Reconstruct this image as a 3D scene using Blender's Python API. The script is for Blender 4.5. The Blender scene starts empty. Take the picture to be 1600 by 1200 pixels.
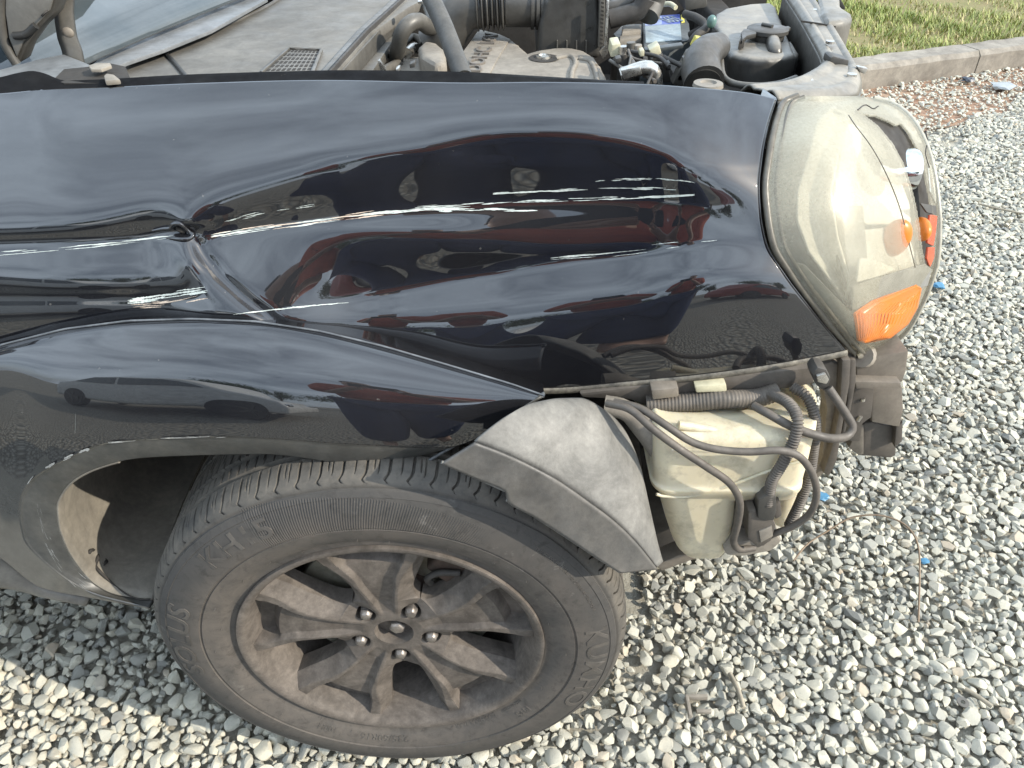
import bpy, bmesh, math, random
import numpy as np
from mathutils import Vector, Matrix

random.seed(7)
RNG = np.random.default_rng(7)
SC = bpy.context.scene
COL = SC.collection
PI = math.pi
R = math.radians

# ------------------------------------------------------------------ camera
CX, CY, CZ = 0.174, -0.646, 1.324
PITCH = 37.77
FPX = 1208.0
cam_d = bpy.data.cameras.new('camera')
cam_d.sensor_width = 36.0
cam_d.lens = FPX / 1600.0 * 36.0
cam_d.clip_start = 0.02
cam_d.clip_end = 400.0
cam = bpy.data.objects.new('camera', cam_d)
cam.location = (CX, CY, CZ)
cam.rotation_euler = (R(90 - PITCH), 0, 0)
COL.objects.link(cam)
SC.camera = cam

# ------------------------------------------------------------------ light
SUN = Vector((1.52, -0.61, 1.0)).normalized()
sd = bpy.data.lights.new('sun', 'SUN')
sd.energy = 4.9
sd.angle = R(0.5)
sd.color = (1.0, 0.92, 0.79)
sun = bpy.data.objects.new('sun', sd)
sun.rotation_euler = SUN.to_track_quat('Z', 'Y').to_euler()
COL.objects.link(sun)

world = bpy.data.worlds.new('World')
SC.world = world
world.use_nodes = True
wt = world.node_tree
wt.nodes.clear()
def wn(t, **k):
    n = wt.nodes.new(t)
    for a, b in k.items():
        setattr(n, a, b)
    return n
sky = wn('ShaderNodeTexSky', sky_type='NISHITA', sun_disc=False)
sky.sun_elevation = math.asin(SUN.z)
sky.sun_rotation = math.atan2(SUN.x, SUN.y)
sky.altitude = 300
sky.dust_density = 2.0
bg = wn('ShaderNodeBackground')
bg.inputs['Strength'].default_value = 0.138
out = wn('ShaderNodeOutputWorld')
# thin bright cloud veil with blue gaps (same all over the sky)
tc = wn('ShaderNodeTexCoord')
mp = wn('ShaderNodeMapping')
mp.inputs['Scale'].default_value = (1.0, 1.0, 2.6)
nz = wn('ShaderNodeTexNoise')
nz.inputs['Scale'].default_value = 2.1
nz.inputs['Detail'].default_value = 7.0
nz.inputs['Roughness'].default_value = 0.58
nz.inputs['Distortion'].default_value = 0.5
rp = wn('ShaderNodeValToRGB')
rp.color_ramp.elements[0].position = 0.30
rp.color_ramp.elements[0].color = (0.30, 0.30, 0.30, 1)
rp.color_ramp.elements[1].position = 0.66
rp.color_ramp.elements[1].color = (1, 1, 1, 1)
mx = wn('ShaderNodeMix', data_type='RGBA')
mx.inputs[7].default_value = (12.0, 14.2, 16.6, 1)
wt.links.new(tc.outputs['Generated'], mp.inputs['Vector'])
wt.links.new(mp.outputs['Vector'], nz.inputs['Vector'])
wt.links.new(nz.outputs['Fac'], rp.inputs['Fac'])
wt.links.new(rp.outputs['Color'], mx.inputs[0])
wt.links.new(sky.outputs['Color'], mx.inputs[6])
wt.links.new(mx.outputs[2], bg.inputs['Color'])
wt.links.new(bg.outputs['Background'], out.inputs['Surface'])

SC.view_settings.view_transform = 'Standard'
SC.view_settings.look = 'None'
SC.view_settings.gamma = 1.0
SC.view_settings.exposure = 0.3
SC.view_settings.use_curve_mapping = False
SC.cycles.max_bounces = 10
SC.cycles.transparent_max_bounces = 12
SC.cycles.caustics_reflective = False
SC.cycles.caustics_refractive = False

# ------------------------------------------------------------------ helpers: geometry
_sp, _cp = math.sin(R(PITCH)), math.cos(R(PITCH))
CAMP = np.array([CX, CY, CZ])
def ray(px, py):
    """direction through photo pixel (1600 x 1200 grid), unit depth along the optical axis"""
    px = np.asarray(px, float); py = np.asarray(py, float)
    a = (px - 800) / FPX
    b = -(py - 600) / FPX
    return np.stack([a + 0 * b, _cp + b * _sp + 0 * a, -_sp + b * _cp + 0 * a], -1)
def at(px, py, y):
    d = ray(px, py); s = (np.asarray(y) - CY) / d[..., 1]
    return CAMP + d * s[..., None]
def atz(px, py, z):
    d = ray(px, py); s = (np.asarray(z) - CZ) / d[..., 2]
    return CAMP + d * s[..., None]
def ats(px, py, s):
    return CAMP + ray(px, py) * np.asarray(s)[..., None]
def V(p): return Vector([float(c) for c in p])

def pchip(xs, ys, x):
    xs = np.asarray(xs, float); ys = np.asarray(ys, float); x = np.asarray(x, float)
    h = np.diff(xs); d = np.diff(ys) / h
    n = len(xs)
    m = np.zeros(n)
    if n == 2:
        m[:] = d[0]
    else:
        for i in range(1, n - 1):
            if d[i - 1] * d[i] > 0:
                w1 = 2 * h[i] + h[i - 1]; w2 = h[i] + 2 * h[i - 1]
                m[i] = (w1 + w2) / (w1 / d[i - 1] + w2 / d[i])
        m[0], m[-1] = d[0], d[-1]
    k = np.clip(np.searchsorted(xs, x) - 1, 0, n - 2)
    t = (x - xs[k]) / h[k]
    t = np.clip(t, 0, 1)
    t2, t3 = t * t, t * t * t
    return ((2 * t3 - 3 * t2 + 1) * ys[k] + (t3 - 2 * t2 + t) * h[k] * m[k]
            + (-2 * t3 + 3 * t2) * ys[k + 1] + (t3 - t2) * h[k] * m[k + 1])
def cv(pts):
    a = np.array(pts, float)
    return lambda x: pchip(a[:, 0], a[:, 1], x)
def resample(pts, n):
    """smooth curve through points, n samples by length"""
    p = np.array(pts, float)
    s = np.concatenate([[0], np.cumsum(np.linalg.norm(np.diff(p, axis=0), axis=1))])
    q = np.linspace(0, s[-1], n)
    return np.stack([pchip(s, p[:, i], q) for i in range(p.shape[1])], -1)
def lresample(pts, n):
    p = np.array(pts, float)
    s = np.concatenate([[0], np.cumsum(np.linalg.norm(np.diff(p, axis=0), axis=1))])
    q = np.linspace(0, s[-1], n)
    return np.stack([np.interp(q, s, p[:, i]) for i in range(p.shape[1])], -1)

# ------------------------------------------------------------------ helpers: objects
def link(name, me, mat, parent=None, angle=40, smooth=True):
    o = bpy.data.objects.new(name, me)
    COL.objects.link(o)
    if mat is not None and not me.materials:
        me.materials.append(mat)
    if smooth:
        me.shade_smooth()
        if angle is not None and angle < 180:
            me.set_sharp_from_angle(angle=R(angle))
    if parent is not None:
        o.parent = parent
        o.matrix_parent_inverse = WM[parent.name].inverted()
    WM[o.name] = Matrix.Identity(4)
    return o
WM = {}
def empty(name, loc, label, cat, parent=None, group=None):
    o = bpy.data.objects.new(name, None)
    COL.objects.link(o)
    o.location = loc
    o.empty_display_size = 0.1
    WM[o.name] = Matrix.Translation(loc)
    tag(o, label, cat, group)
    return o
def tag(o, label=None, cat=None, group=None, kind=None):
    if label: o['label'] = label
    if cat: o['category'] = cat
    if group: o['group'] = group
    if kind: o['kind'] = kind
    return o
def npmesh(name, verts, faces, mat, parent=None, angle=40, smooth=True):
    verts = np.ascontiguousarray(verts, np.float32); faces = np.ascontiguousarray(faces, np.int32)
    me = bpy.data.meshes.new(name)
    k = faces.shape[1]
    me.vertices.add(len(verts)); me.vertices.foreach_set('co', verts.ravel())
    me.loops.add(faces.size); me.loops.foreach_set('vertex_index', faces.ravel())
    me.polygons.add(len(faces))
    me.polygons.foreach_set('loop_start', np.arange(0, faces.size, k, dtype=np.int32))
    me.update(calc_edges=True)
    return link(name, me, mat, parent, angle, smooth)
def gridfaces(nu, nv, cu=False, cvv=False, flip=False):
    iu = np.arange(nu if cu else nu - 1); iv = np.arange(nv if cvv else nv - 1)
    a, b = np.meshgrid(iu, iv, indexing='ij')
    a2 = (a + 1) % nu; b2 = (b + 1) % nv
    f = np.stack([a * nv + b, a2 * nv + b, a2 * nv + b2, a * nv + b2], -1).reshape(-1, 4)
    return f[:, ::-1] if flip else f
def grid(name, P, mat, parent=None, thick=0.0, cu=False, cvv=False, flip=False, angle=40, mask=None, off=1.0):
    nu, nv = P.shape[:2]
    f = gridfaces(nu, nv, cu, cvv, flip)
    if mask is not None:
        f = f[mask.reshape(-1)]
    o = npmesh(name, P.reshape(-1, 3), f, mat, parent, angle)
    if thick:
        m = o.modifiers.new('thickness', 'SOLIDIFY'); m.thickness = thick; m.offset = off
    return o
def bmobj(name, bm, mat, parent=None, angle=40, smooth=True):
    bmesh.ops.recalc_face_normals(bm, faces=bm.faces)
    me = bpy.data.meshes.new(name); bm.to_mesh(me); bm.free()
    return link(name, me, mat, parent, angle, smooth)
def prism_bm(bm, pts, vec, bevel=0.0, seg=2):
    n = len(pts)
    vec = V(vec)
    a = [bm.verts.new(V(p)) for p in pts]
    b = [bm.verts.new(V(p) + vec) for p in pts]
    fs = [bm.faces.new(a), bm.faces.new(b[::-1])]
    for i in range(n):
        fs.append(bm.faces.new((a[i], b[i], b[(i + 1) % n], a[(i + 1) % n])))
    bmesh.ops.recalc_face_normals(bm, faces=fs)
    if bevel:
        es = list({e for f in fs for e in f.edges})
        bmesh.ops.bevel(bm, geom=es, offset=bevel, segments=seg, profile=0.6, affect='EDGES', clamp_overlap=True)
def prism(name, pts, vec, mat, parent=None, bevel=0.0, seg=2, angle=35):
    bm = bmesh.new(); prism_bm(bm, pts, vec, bevel, seg)
    return bmobj(name, bm, mat, parent, angle)
def slab(name, pix, y, depth, mat, parent=None, bevel=0.004, seg=2):
    """outline traced on the plane y, given real depth behind it"""
    p = np.array(pix, float)
    yy = np.full(len(p), y) if np.isscalar(y) else np.array(y, float)
    return prism(name, at(p[:, 0], p[:, 1], yy), (0, depth, 0), mat, parent, bevel, seg)
def deck(name, pix, z, depth, mat, parent=None, bevel=0.004, seg=2):
    """outline traced on the level z, with real height below it"""
    p = np.array(pix, float)
    zz = np.full(len(p), z) if np.isscalar(z) else np.array(z, float)
    return prism(name, atz(p[:, 0], p[:, 1], zz), (0, 0, -depth), mat, parent, bevel, seg)
def box_bm(bm, c, s, rot=None, bevel=0.0, seg=2):
    M = Matrix.Translation(V(c)) @ (rot.to_4x4() if rot is not None else Matrix.Identity(4)) @ Matrix.Diagonal((s[0], s[1], s[2], 1))
    r = bmesh.ops.create_cube(bm, size=1.0, matrix=M)
    if bevel:
        es = list({e for v in r['verts'] for e in v.link_edges})
        bmesh.ops.bevel(bm, geom=es, offset=bevel, segments=seg, profile=0.6, affect='EDGES', clamp_overlap=True)
def box(name, c, s, mat, parent=None, rot=None, bevel=0.003, seg=2):
    bm = bmesh.new(); box_bm(bm, c, s, rot, bevel, seg)
    return bmobj(name, bm, mat, parent)
def tube_arr(pts, r, seg=12, step=0.006, ribs=None, smooth=True):
    pts = np.array(pts, float)
    L = np.linalg.norm(np.diff(pts, axis=0), axis=1).sum()
    if ribs: step = min(step, ribs[0] / 6)
    n = max(4, int(L / step))
    if smooth and len(pts) > 2:
        # catmull-rom
        q = np.concatenate([[2 * pts[0] - pts[1]], pts, [2 * pts[-1] - pts[-2]]])
        out_ = []
        m = max(6, n // (len(pts) - 1) + 1)
        for i in range(len(pts) - 1):
            p0, p1, p2, p3 = q[i:i + 4]
            t = np.linspace(0, 1, m, endpoint=(i == len(pts) - 2))[:, None]
            out_.append(0.5 * (2 * p1 + (p2 - p0) * t + (2 * p0 - 5 * p1 + 4 * p2 - p3) * t * t + (3 * p1 - p0 - 3 * p2 + p3) * t ** 3))
        pts = np.concatenate(out_)
    p = lresample(pts, n)
    s = np.linspace(0, L, n)
    T = np.gradient(p, axis=0); T /= np.linalg.norm(T, axis=1)[:, None] + 1e-12
    nrm = np.cross(T[0], [0.13, 0.31, 0.94]); nrm /= np.linalg.norm(nrm)
    N = np.zeros_like(p); N[0] = nrm
    for i in range(1, n):
        v = N[i - 1] - T[i] * (N[i - 1] @ T[i]); N[i] = v / (np.linalg.norm(v) + 1e-12)
    B = np.cross(T, N)
    rr = np.full(n, r) if np.isscalar(r) else np.interp(np.linspace(0, 1, n), np.linspace(0, 1, len(r)), r)
    if ribs:
        w = np.sin(2 * PI * s / ribs[0])
        rr = rr + ribs[1] * np.tanh(2.5 * w)
    th = np.linspace(0, 2 * PI, seg, endpoint=False)
    ring = N[:, None, :] * np.cos(th)[None, :, None] + B[:, None, :] * np.sin(th)[None, :, None]
    P = p[:, None, :] + ring * rr[:, None, None]
    return P
def tube(name, pts, r, mat, parent=None, seg=12, step=0.006, ribs=None, smooth=True, angle=60):
    P = tube_arr(pts, r, seg, step, ribs, smooth)
    n = P.shape[0]
    v = P.reshape(-1, 3)
    c0, c1 = P[0].mean(0), P[-1].mean(0)
    v = np.concatenate([v, [c0, c1]])
    f = [tuple(q) for q in gridfaces(n, seg, False, True)]
    i0, i1 = len(v) - 2, len(v) - 1
    for k in range(seg):
        f.append((i0, (k + 1) % seg, k))
        f.append((i1, (n - 1) * seg + k, (n - 1) * seg + (k + 1) % seg))
    me = bpy.data.meshes.new(name)
    me.from_pydata([tuple(map(float, q)) for q in v], [], [tuple(int(i) for i in q) for q in f])
    me.update()
    o = link(name, me, mat, parent, angle)
    return o
def lathe(name, prof, mat, parent=None, c=(0, 0, 0.335), n=128, angle=35, axis='y', closed=False):
    pr = np.array(prof, float)
    th = np.linspace(0, 2 * PI, n, endpoint=False)
    if axis == 'y':
        P = np.stack([pr[None, :, 1] * np.cos(th)[:, None], np.broadcast_to(pr[None, :, 0], (n, len(pr))), pr[None, :, 1] * np.sin(th)[:, None]], -1)
    elif axis == 'z':
        P = np.stack([pr[None, :, 1] * np.cos(th)[:, None], pr[None, :, 1] * np.sin(th)[:, None], np.broadcast_to(pr[None, :, 0], (n, len(pr)))], -1)
    else:
        P = np.stack([np.broadcast_to(pr[None, :, 0], (n, len(pr))), pr[None, :, 1] * np.cos(th)[:, None], pr[None, :, 1] * np.sin(th)[:, None]], -1)
    P = P + np.array(c)
    o = npmesh(name, P.reshape(-1, 3), gridfaces(n, len(pr), True, closed, flip=(axis != 'y')), mat, parent, angle)
    return o
def text_mesh(s, size=1.0, res=3, extrude=0.0, bold=0.0):
    cu = bpy.data.curves.new('lettering', 'FONT')
    cu.body = s; cu.size = size; cu.resolution_u = res; cu.extrude = extrude; cu.offset = bold
    cu.align_x = 'CENTER'; cu.align_y = 'CENTER'
    o = bpy.data.objects.new('lettering_source', cu)
    COL.objects.link(o)
    dg = bpy.context.evaluated_depsgraph_get(); dg.update()
    me = bpy.data.meshes.new_from_object(o.evaluated_get(dg))
    bpy.data.objects.remove(o); bpy.data.curves.remove(cu)
    return me
# ------------------------------------------------------------------ materials
def newmat(name):
    m = bpy.data.materials.new(name); m.use_nodes = True
    nt = m.node_tree
    return m, nt, nt.nodes['Principled BSDF']
def lk(nt, a, b): nt.links.new(a, b)
def node(nt, t, **k):
    n = nt.nodes.new(t)
    for a, b in k.items(): setattr(n, a, b)
    return n
def noise(nt, scale, detail=4, rough=0.6, vec=None, dist=0.0):
    n = node(nt, 'ShaderNodeTexNoise')
    n.inputs['Scale'].default_value = scale; n.inputs['Detail'].default_value = detail
    n.inputs['Roughness'].default_value = rough; n.inputs['Distortion'].default_value = dist
    if vec is None:
        vec = node(nt, 'ShaderNodeTexCoord').outputs['Object']
    lk(nt, vec, n.inputs['Vector'])
    return n.outputs['Fac']
def ramp(nt, fac, p0, p1, c0=0.0, c1=1.0):
    n = node(nt, 'ShaderNodeMapRange')
    n.inputs[1].default_value = p0; n.inputs[2].default_value = p1
    n.inputs[3].default_value = c0; n.inputs[4].default_value = c1
    lk(nt, fac, n.inputs[0])
    return n.outputs[0]
def math_(nt, op, a, b=None):
    n = node(nt, 'ShaderNodeMath', operation=op)
    for i, q in enumerate((a, b)):
        if q is None: continue
        if isinstance(q, (int, float)): n.inputs[i].default_value = q
        else: lk(nt, q, n.inputs[i])
    return n.outputs[0]
def mixc(nt, fac, a, b):
    n = node(nt, 'ShaderNodeMix', data_type='RGBA')
    for i, q in ((0, fac), (6, a), (7, b)):
        if isinstance(q, (int, float)): n.inputs[i].default_value = q
        elif isinstance(q, tuple): n.inputs[i].default_value = (*q[:3], 1)
        else: lk(nt, q, n.inputs[i])
    return n.outputs[2]
def bump(nt, h, strength, dist=0.002):
    n = node(nt, 'ShaderNodeBump'); n.inputs['Strength'].default_value = strength; n.inputs['Distance'].default_value = dist
    lk(nt, h, n.inputs['Height'])
    return n.outputs['Normal']
DUST = (0.205, 0.175, 0.142)
def mat(name, col, rough=0.5, metal=0.0, col2=None, scale=30.0, bmp=0.0, bscale=None, dust=0.0, dscale=14.0, dcol=DUST, spec=0.5, up=0.5, rvar=0.15, trans=0.0, uplo=-0.2, grunge=0.22):
    """plain surface: base colour varied by noise, dust lying on it (more where it faces up), fine relief"""
    m, nt, b = newmat(name)
    c = mixc(nt, ramp(nt, noise(nt, scale, 5), 0.3, 0.7), col, col2 or tuple(x * 0.8 for x in col))
    f = None
    if dust > 0:
        g = node(nt, 'ShaderNodeNewGeometry'); sx = node(nt, 'ShaderNodeSeparateXYZ'); lk(nt, g.outputs['Normal'], sx.inputs[0])
        upf = ramp(nt, sx.outputs['Z'], uplo, 0.9, 1 - up, 1.0)
        n1 = ramp(nt, noise(nt, dscale, 6, 0.65), 0.30, 0.68, 0.35, 1.0)
        n2 = ramp(nt, noise(nt, dscale * 9, 4, 0.7), 0.3, 0.7, 0.75, 1.0)
        f = math_(nt, 'MULTIPLY', math_(nt, 'MULTIPLY', math_(nt, 'MULTIPLY', upf, n1), n2), dust)
        c = mixc(nt, f, c, dcol)
    if grunge:
        g1 = noise(nt, 17, 9, 0.72, None, 0.6); g2 = noise(nt, 110, 6, 0.75)
        gf = math_(nt, 'MULTIPLY', ramp(nt, g1, 0.34, 0.66, 1 - grunge, 1 + grunge), ramp(nt, g2, 0.3, 0.7, 1 - grunge * 0.6, 1 + grunge * 0.6))
        vm = node(nt, 'ShaderNodeVectorMath', operation='SCALE'); lk(nt, c, vm.inputs[0]); lk(nt, gf, vm.inputs['Scale']); c = vm.outputs[0]
        sp_ = ramp(nt, noise(nt, 190, 2, 0.5, None, 1.5), 0.74, 0.80)
        c = mixc(nt, math_(nt, 'MULTIPLY', sp_, grunge * 0.9), c, (0.30, 0.28, 0.25))
    lk(nt, c, b.inputs['Base Color'])
    rr = ramp(nt, noise(nt, scale * 2.3, 3), 0.3, 0.7, max(0.02, rough - rvar), min(1, rough + rvar))
    if f is not None:
        rr = math_(nt, 'MAXIMUM', rr, math_(nt, 'MULTIPLY', f, 0.9))
    lk(nt, rr, b.inputs['Roughness'])
    b.inputs['Metallic'].default_value = metal
    b.inputs['Specular IOR Level'].default_value = spec
    if bmp:
        lk(nt, bump(nt, noise(nt, bscale or scale * 6, 4, 0.7), bmp, 0.001), b.inputs['Normal'])
    return m

# glossy black body paint with fine dust and swirls
def paint_mat(name, dusty=0.10, low=None, scuff=0.0):
    m, nt, b = newmat(name)
    n1 = ramp(nt, noise(nt, 5, 6, 0.6), 0.35, 0.75, 0.2, 1.0)
    n2 = ramp(nt, noise(nt, 420, 2, 0.5), 0.55, 0.75)
    n3 = ramp(nt, noise(nt, 130, 2, 0.5), 0.76, 0.80)
    f = math_(nt, 'MULTIPLY', n1, dusty)
    f = math_(nt, 'ADD', f, math_(nt, 'MULTIPLY', n2, dusty * 0.5))
    if low:
        g = node(nt, 'ShaderNodeTexCoord'); sx = node(nt, 'ShaderNodeSeparateXYZ'); lk(nt, g.outputs['Object'], sx.inputs[0])
        h = ramp(nt, sx.outputs['Z'], low[0], low[1], low[2], 0.0)
        n4 = ramp(nt, noise(nt, 24, 6, 0.7), 0.3, 0.7, 0.25, 1.0)
        f = math_(nt, 'ADD', f, math_(nt, 'MULTIPLY', h, n4))
    f = math_(nt, 'ADD', f, math_(nt, 'MULTIPLY', n3, 0.22))
    f = math_(nt, 'MINIMUM', f, 0.92)
    c = mixc(nt, f, (0.0035, 0.004, 0.0065), (0.30, 0.285, 0.25))
    lk(nt, c, b.inputs['Base Color'])
    b.inputs['Roughness'].default_value = 0.4
    b.inputs['Specular IOR Level'].default_value = 0.1
    b.inputs['Coat IOR'].default_value = 1.84
    b.inputs['Coat Roughness'].default_value = 0.018
    lk(nt, ramp(nt, f, 0.15, 0.8, 1.0, 0.12), b.inputs['Coat Weight'])
    cr = ramp(nt, f, 0.02, 0.6, 0.015, 0.35)
    lk(nt, cr, b.inputs['Coat Roughness'])
    return m
M = {}
M['paint'] = paint_mat('black_paint', 0.035)
M['paint_flare'] = paint_mat('black_arch_paint', 0.04, (0.46, 0.66, 0.30))
M['flange'] = mat('black_wing_flange', (0.007, 0.007, 0.008), 0.75, 0, (0.012, 0.012, 0.012), 25, 0, None, 0.0, 20, spec=0.06)
M['lip'] = mat('dusty_arch_lip', (0.018, 0.021, 0.022), 0.5, 0, (0.03, 0.033, 0.033), 25, 0.15, 300, 0.35, 20, up=0.2, dcol=(0.22, 0.20, 0.17))
M['black_plastic'] = mat('black_plastic', (0.022, 0.022, 0.021), 0.45, 0, (0.03, 0.029, 0.027), 20, 0.1, 300, 0.05, 12, up=0.9, spec=0.3)
M['dark_plastic'] = mat('dark_dusty_plastic', (0.035, 0.034, 0.031), 0.5, 0, (0.05, 0.047, 0.042), 20, 0.1, 300, 0.3, 9, up=1.0)
M['grey_plastic'] = mat('grey_liner_plastic', (0.15, 0.148, 0.14), 0.65, 0, (0.10, 0.099, 0.095), 9, 0.25, 220, 0.6, 12, up=0.4, dcol=(0.25, 0.235, 0.205), spec=0.3, grunge=0.28)
M['scuffed_plastic'] = mat('scuffed_flange_plastic', (0.05, 0.052, 0.053), 0.55, 0, (0.10, 0.096, 0.088), 16, 0.3, 220, 0.30, 30, up=0.4)
M['bay_dust'] = mat('dusty_engine_grey', (0.25, 0.224, 0.185), 0.75, 0, (0.19, 0.17, 0.142), 22, 0.15, 260, 0.4, 30)
M['bay_panel'] = mat('dusty_bay_panel', (0.075, 0.071, 0.062), 0.5, 0, (0.055, 0.052, 0.046), 16, 0.1, 260, 0.72, 9, up=0.95, dcol=(0.175, 0.158, 0.132))
M['cowl'] = mat('dusty_cowl', (0.135, 0.127, 0.112), 0.7, 0, (0.105, 0.099, 0.088), 8, 0.12, 300, 0.75, 6, up=0.6, dcol=(0.168, 0.158, 0.138))
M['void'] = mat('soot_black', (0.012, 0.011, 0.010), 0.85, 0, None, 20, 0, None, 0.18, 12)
M['rubber'] = mat('black_rubber', (0.02, 0.02, 0.02), 0.7, 0, (0.03, 0.028, 0.026), 30, 0.1, 300, 0.25, 25)
M['dusty_black'] = mat('dust_topped_black_plastic', (0.020, 0.020, 0.019), 0.42, 0, (0.03, 0.029, 0.027), 20, 0.08, 300, 1.0, 9, up=0.93, uplo=0.35, dcol=(0.34, 0.31, 0.262))
M['support'] = mat('dusty_support_panel', (0.10, 0.094, 0.08), 0.5, 0, (0.07, 0.066, 0.057), 16, 0.1, 260, 0.95, 9, up=0.75, uplo=0.2, dcol=(0.31, 0.28, 0.232))
M['hose'] = mat('dusty_hose', (0.05, 0.044, 0.038), 0.65, 0, (0.075, 0.065, 0.055), 40, 0.1, 300, 0.5, 30, up=0.7)
M['steel'] = mat('dusty_steel', (0.30, 0.27, 0.235), 0.55, 0.2, (0.24, 0.21, 0.18), 20, 0.1, 200, 0.5, 10, up=0.5, dcol=(0.24, 0.20, 0.155))
M['beam'] = mat('dusty_bumper_beam', (0.185, 0.16, 0.13), 0.65, 0, (0.145, 0.125, 0.10), 20, 0.1, 200, 0.3, 18)
M['beam_dark'] = mat('dark_bumper_beam', (0.055, 0.049, 0.043), 0.6, 0, (0.075, 0.065, 0.055), 20, 0.1, 200, 0.3, 18)
M['bright_metal'] = mat('bright_metal', (0.62, 0.60, 0.55), 0.3, 0.9, (0.5, 0.48, 0.44), 40, 0.05, 200, 0.15, 30)
M['chrome'] = mat('chrome', (0.75, 0.77, 0.79), 0.1, 1.0, (0.7, 0.72, 0.74), 40, rvar=0.05)
M['disc'] = mat('brushed_brake_disc', (0.34, 0.315, 0.25), 0.45, 0.4, (0.27, 0.25, 0.19), 60)
M['rust'] = mat('rusty_iron', (0.09, 0.06, 0.045), 0.8, 0.2, (0.06, 0.045, 0.035), 60, 0.3, 200)
M['rod'] = mat('grey_prop_rod', (0.042, 0.042, 0.039), 0.55, 0, (0.06, 0.059, 0.054), 120, 0.1, 400, 0.2, 40)
M['rim'] = mat('dusty_alloy', grunge=0.38, col=(0.118, 0.103, 0.09), rough=0.62, metal=0.0, col2=(0.085, 0.075, 0.066), scale=26, bmp=0.15, bscale=300, dust=0.6, dscale=24, dcol=(0.118, 0.100, 0.085), spec=0.18, up=0.3)
M['nut'] = mat('worn_lug_nut', (0.26, 0.235, 0.21), 0.45, 0.6, (0.16, 0.14, 0.125), 120)
M['concrete'] = mat('kerb_concrete', (0.29, 0.26, 0.215), 0.9, 0, (0.14, 0.122, 0.10), 5, 0.5, 120)
M['white_label'] = mat('printed_label_white', (0.30, 0.35, 0.37), 0.4, 0, (0.20, 0.27, 0.31), 90, 0, None, 0.3, 30)
M['blue_label'] = mat('printed_label_blue', (0.06, 0.09, 0.32), 0.4, 0, (0.09, 0.12, 0.36), 60)
M['blue_plastic'] = mat('blue_plastic_scrap', (0.06, 0.20, 0.33), 0.35)
M['cable'] = mat('brown_cable', (0.24, 0.17, 0.11), 0.7)
M['twig'] = mat('dry_twig', (0.33, 0.29, 0.22), 0.9)
M['yellow'] = mat('yellow_plastic', (0.62, 0.55, 0.12), 0.5)
M['ivory'] = mat('ivory_plug', (0.62, 0.58, 0.40), 0.5, 0, None, 30, 0, None, 0.3)
M['battery_case'] = mat('grey_blue_battery', (0.055, 0.065, 0.07), 0.5, 0, (0.04, 0.05, 0.055), 20, 0, None, 0.25, 12, up=0.8)
M['amber'] = None

def glassy(name, col, rough, transp, trans_col=None, spec=0.5):
    m, nt, b = newmat(name)
    b.inputs['Base Color'].default_value = (*col, 1)
    b.inputs['Roughness'].default_value = rough
    b.inputs['Transmission Weight'].default_value = transp
    b.inputs['IOR'].default_value = 1.45
    return m
M['amber'] = glassy('amber_lens', (0.68, 0.19, 0.02), 0.35, 0.15)
M['red_plastic'] = mat('red_orange_plastic', (0.55, 0.09, 0.03), 0.3)

# cream washer bottle: waxy plastic, dusty patches that also carry the fender's shade
def cream():
    m, nt, b = newmat('cream_tank_plastic')
    n = ramp(nt, noise(nt, 9, 6, 0.65), 0.35, 0.7)
    n2 = ramp(nt, noise(nt, 40, 5, 0.7), 0.5, 0.78)
    c = mixc(nt, n, (0.64, 0.575, 0.42), (0.52, 0.455, 0.32))
    c = mixc(nt, math_(nt, 'MULTIPLY', n2, 0.6), c, (0.17, 0.14, 0.10))  # dirt blotches, strengthened to paint in the fender's shade as well
    lk(nt, c, b.inputs['Base Color'])
    b.inputs['Roughness'].default_value = 0.45
    b.inputs['Subsurface Weight'].default_value = 0.35
    b.inputs['Subsurface Radius'].default_value = (0.02, 0.015, 0.008)
    b.inputs['Subsurface Scale'].default_value = 1.0
    lk(nt, bump(nt, noise(nt, 60, 4), 0.15, 0.002), b.inputs['Normal'])
    return m
M['cream'] = cream()

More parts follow.
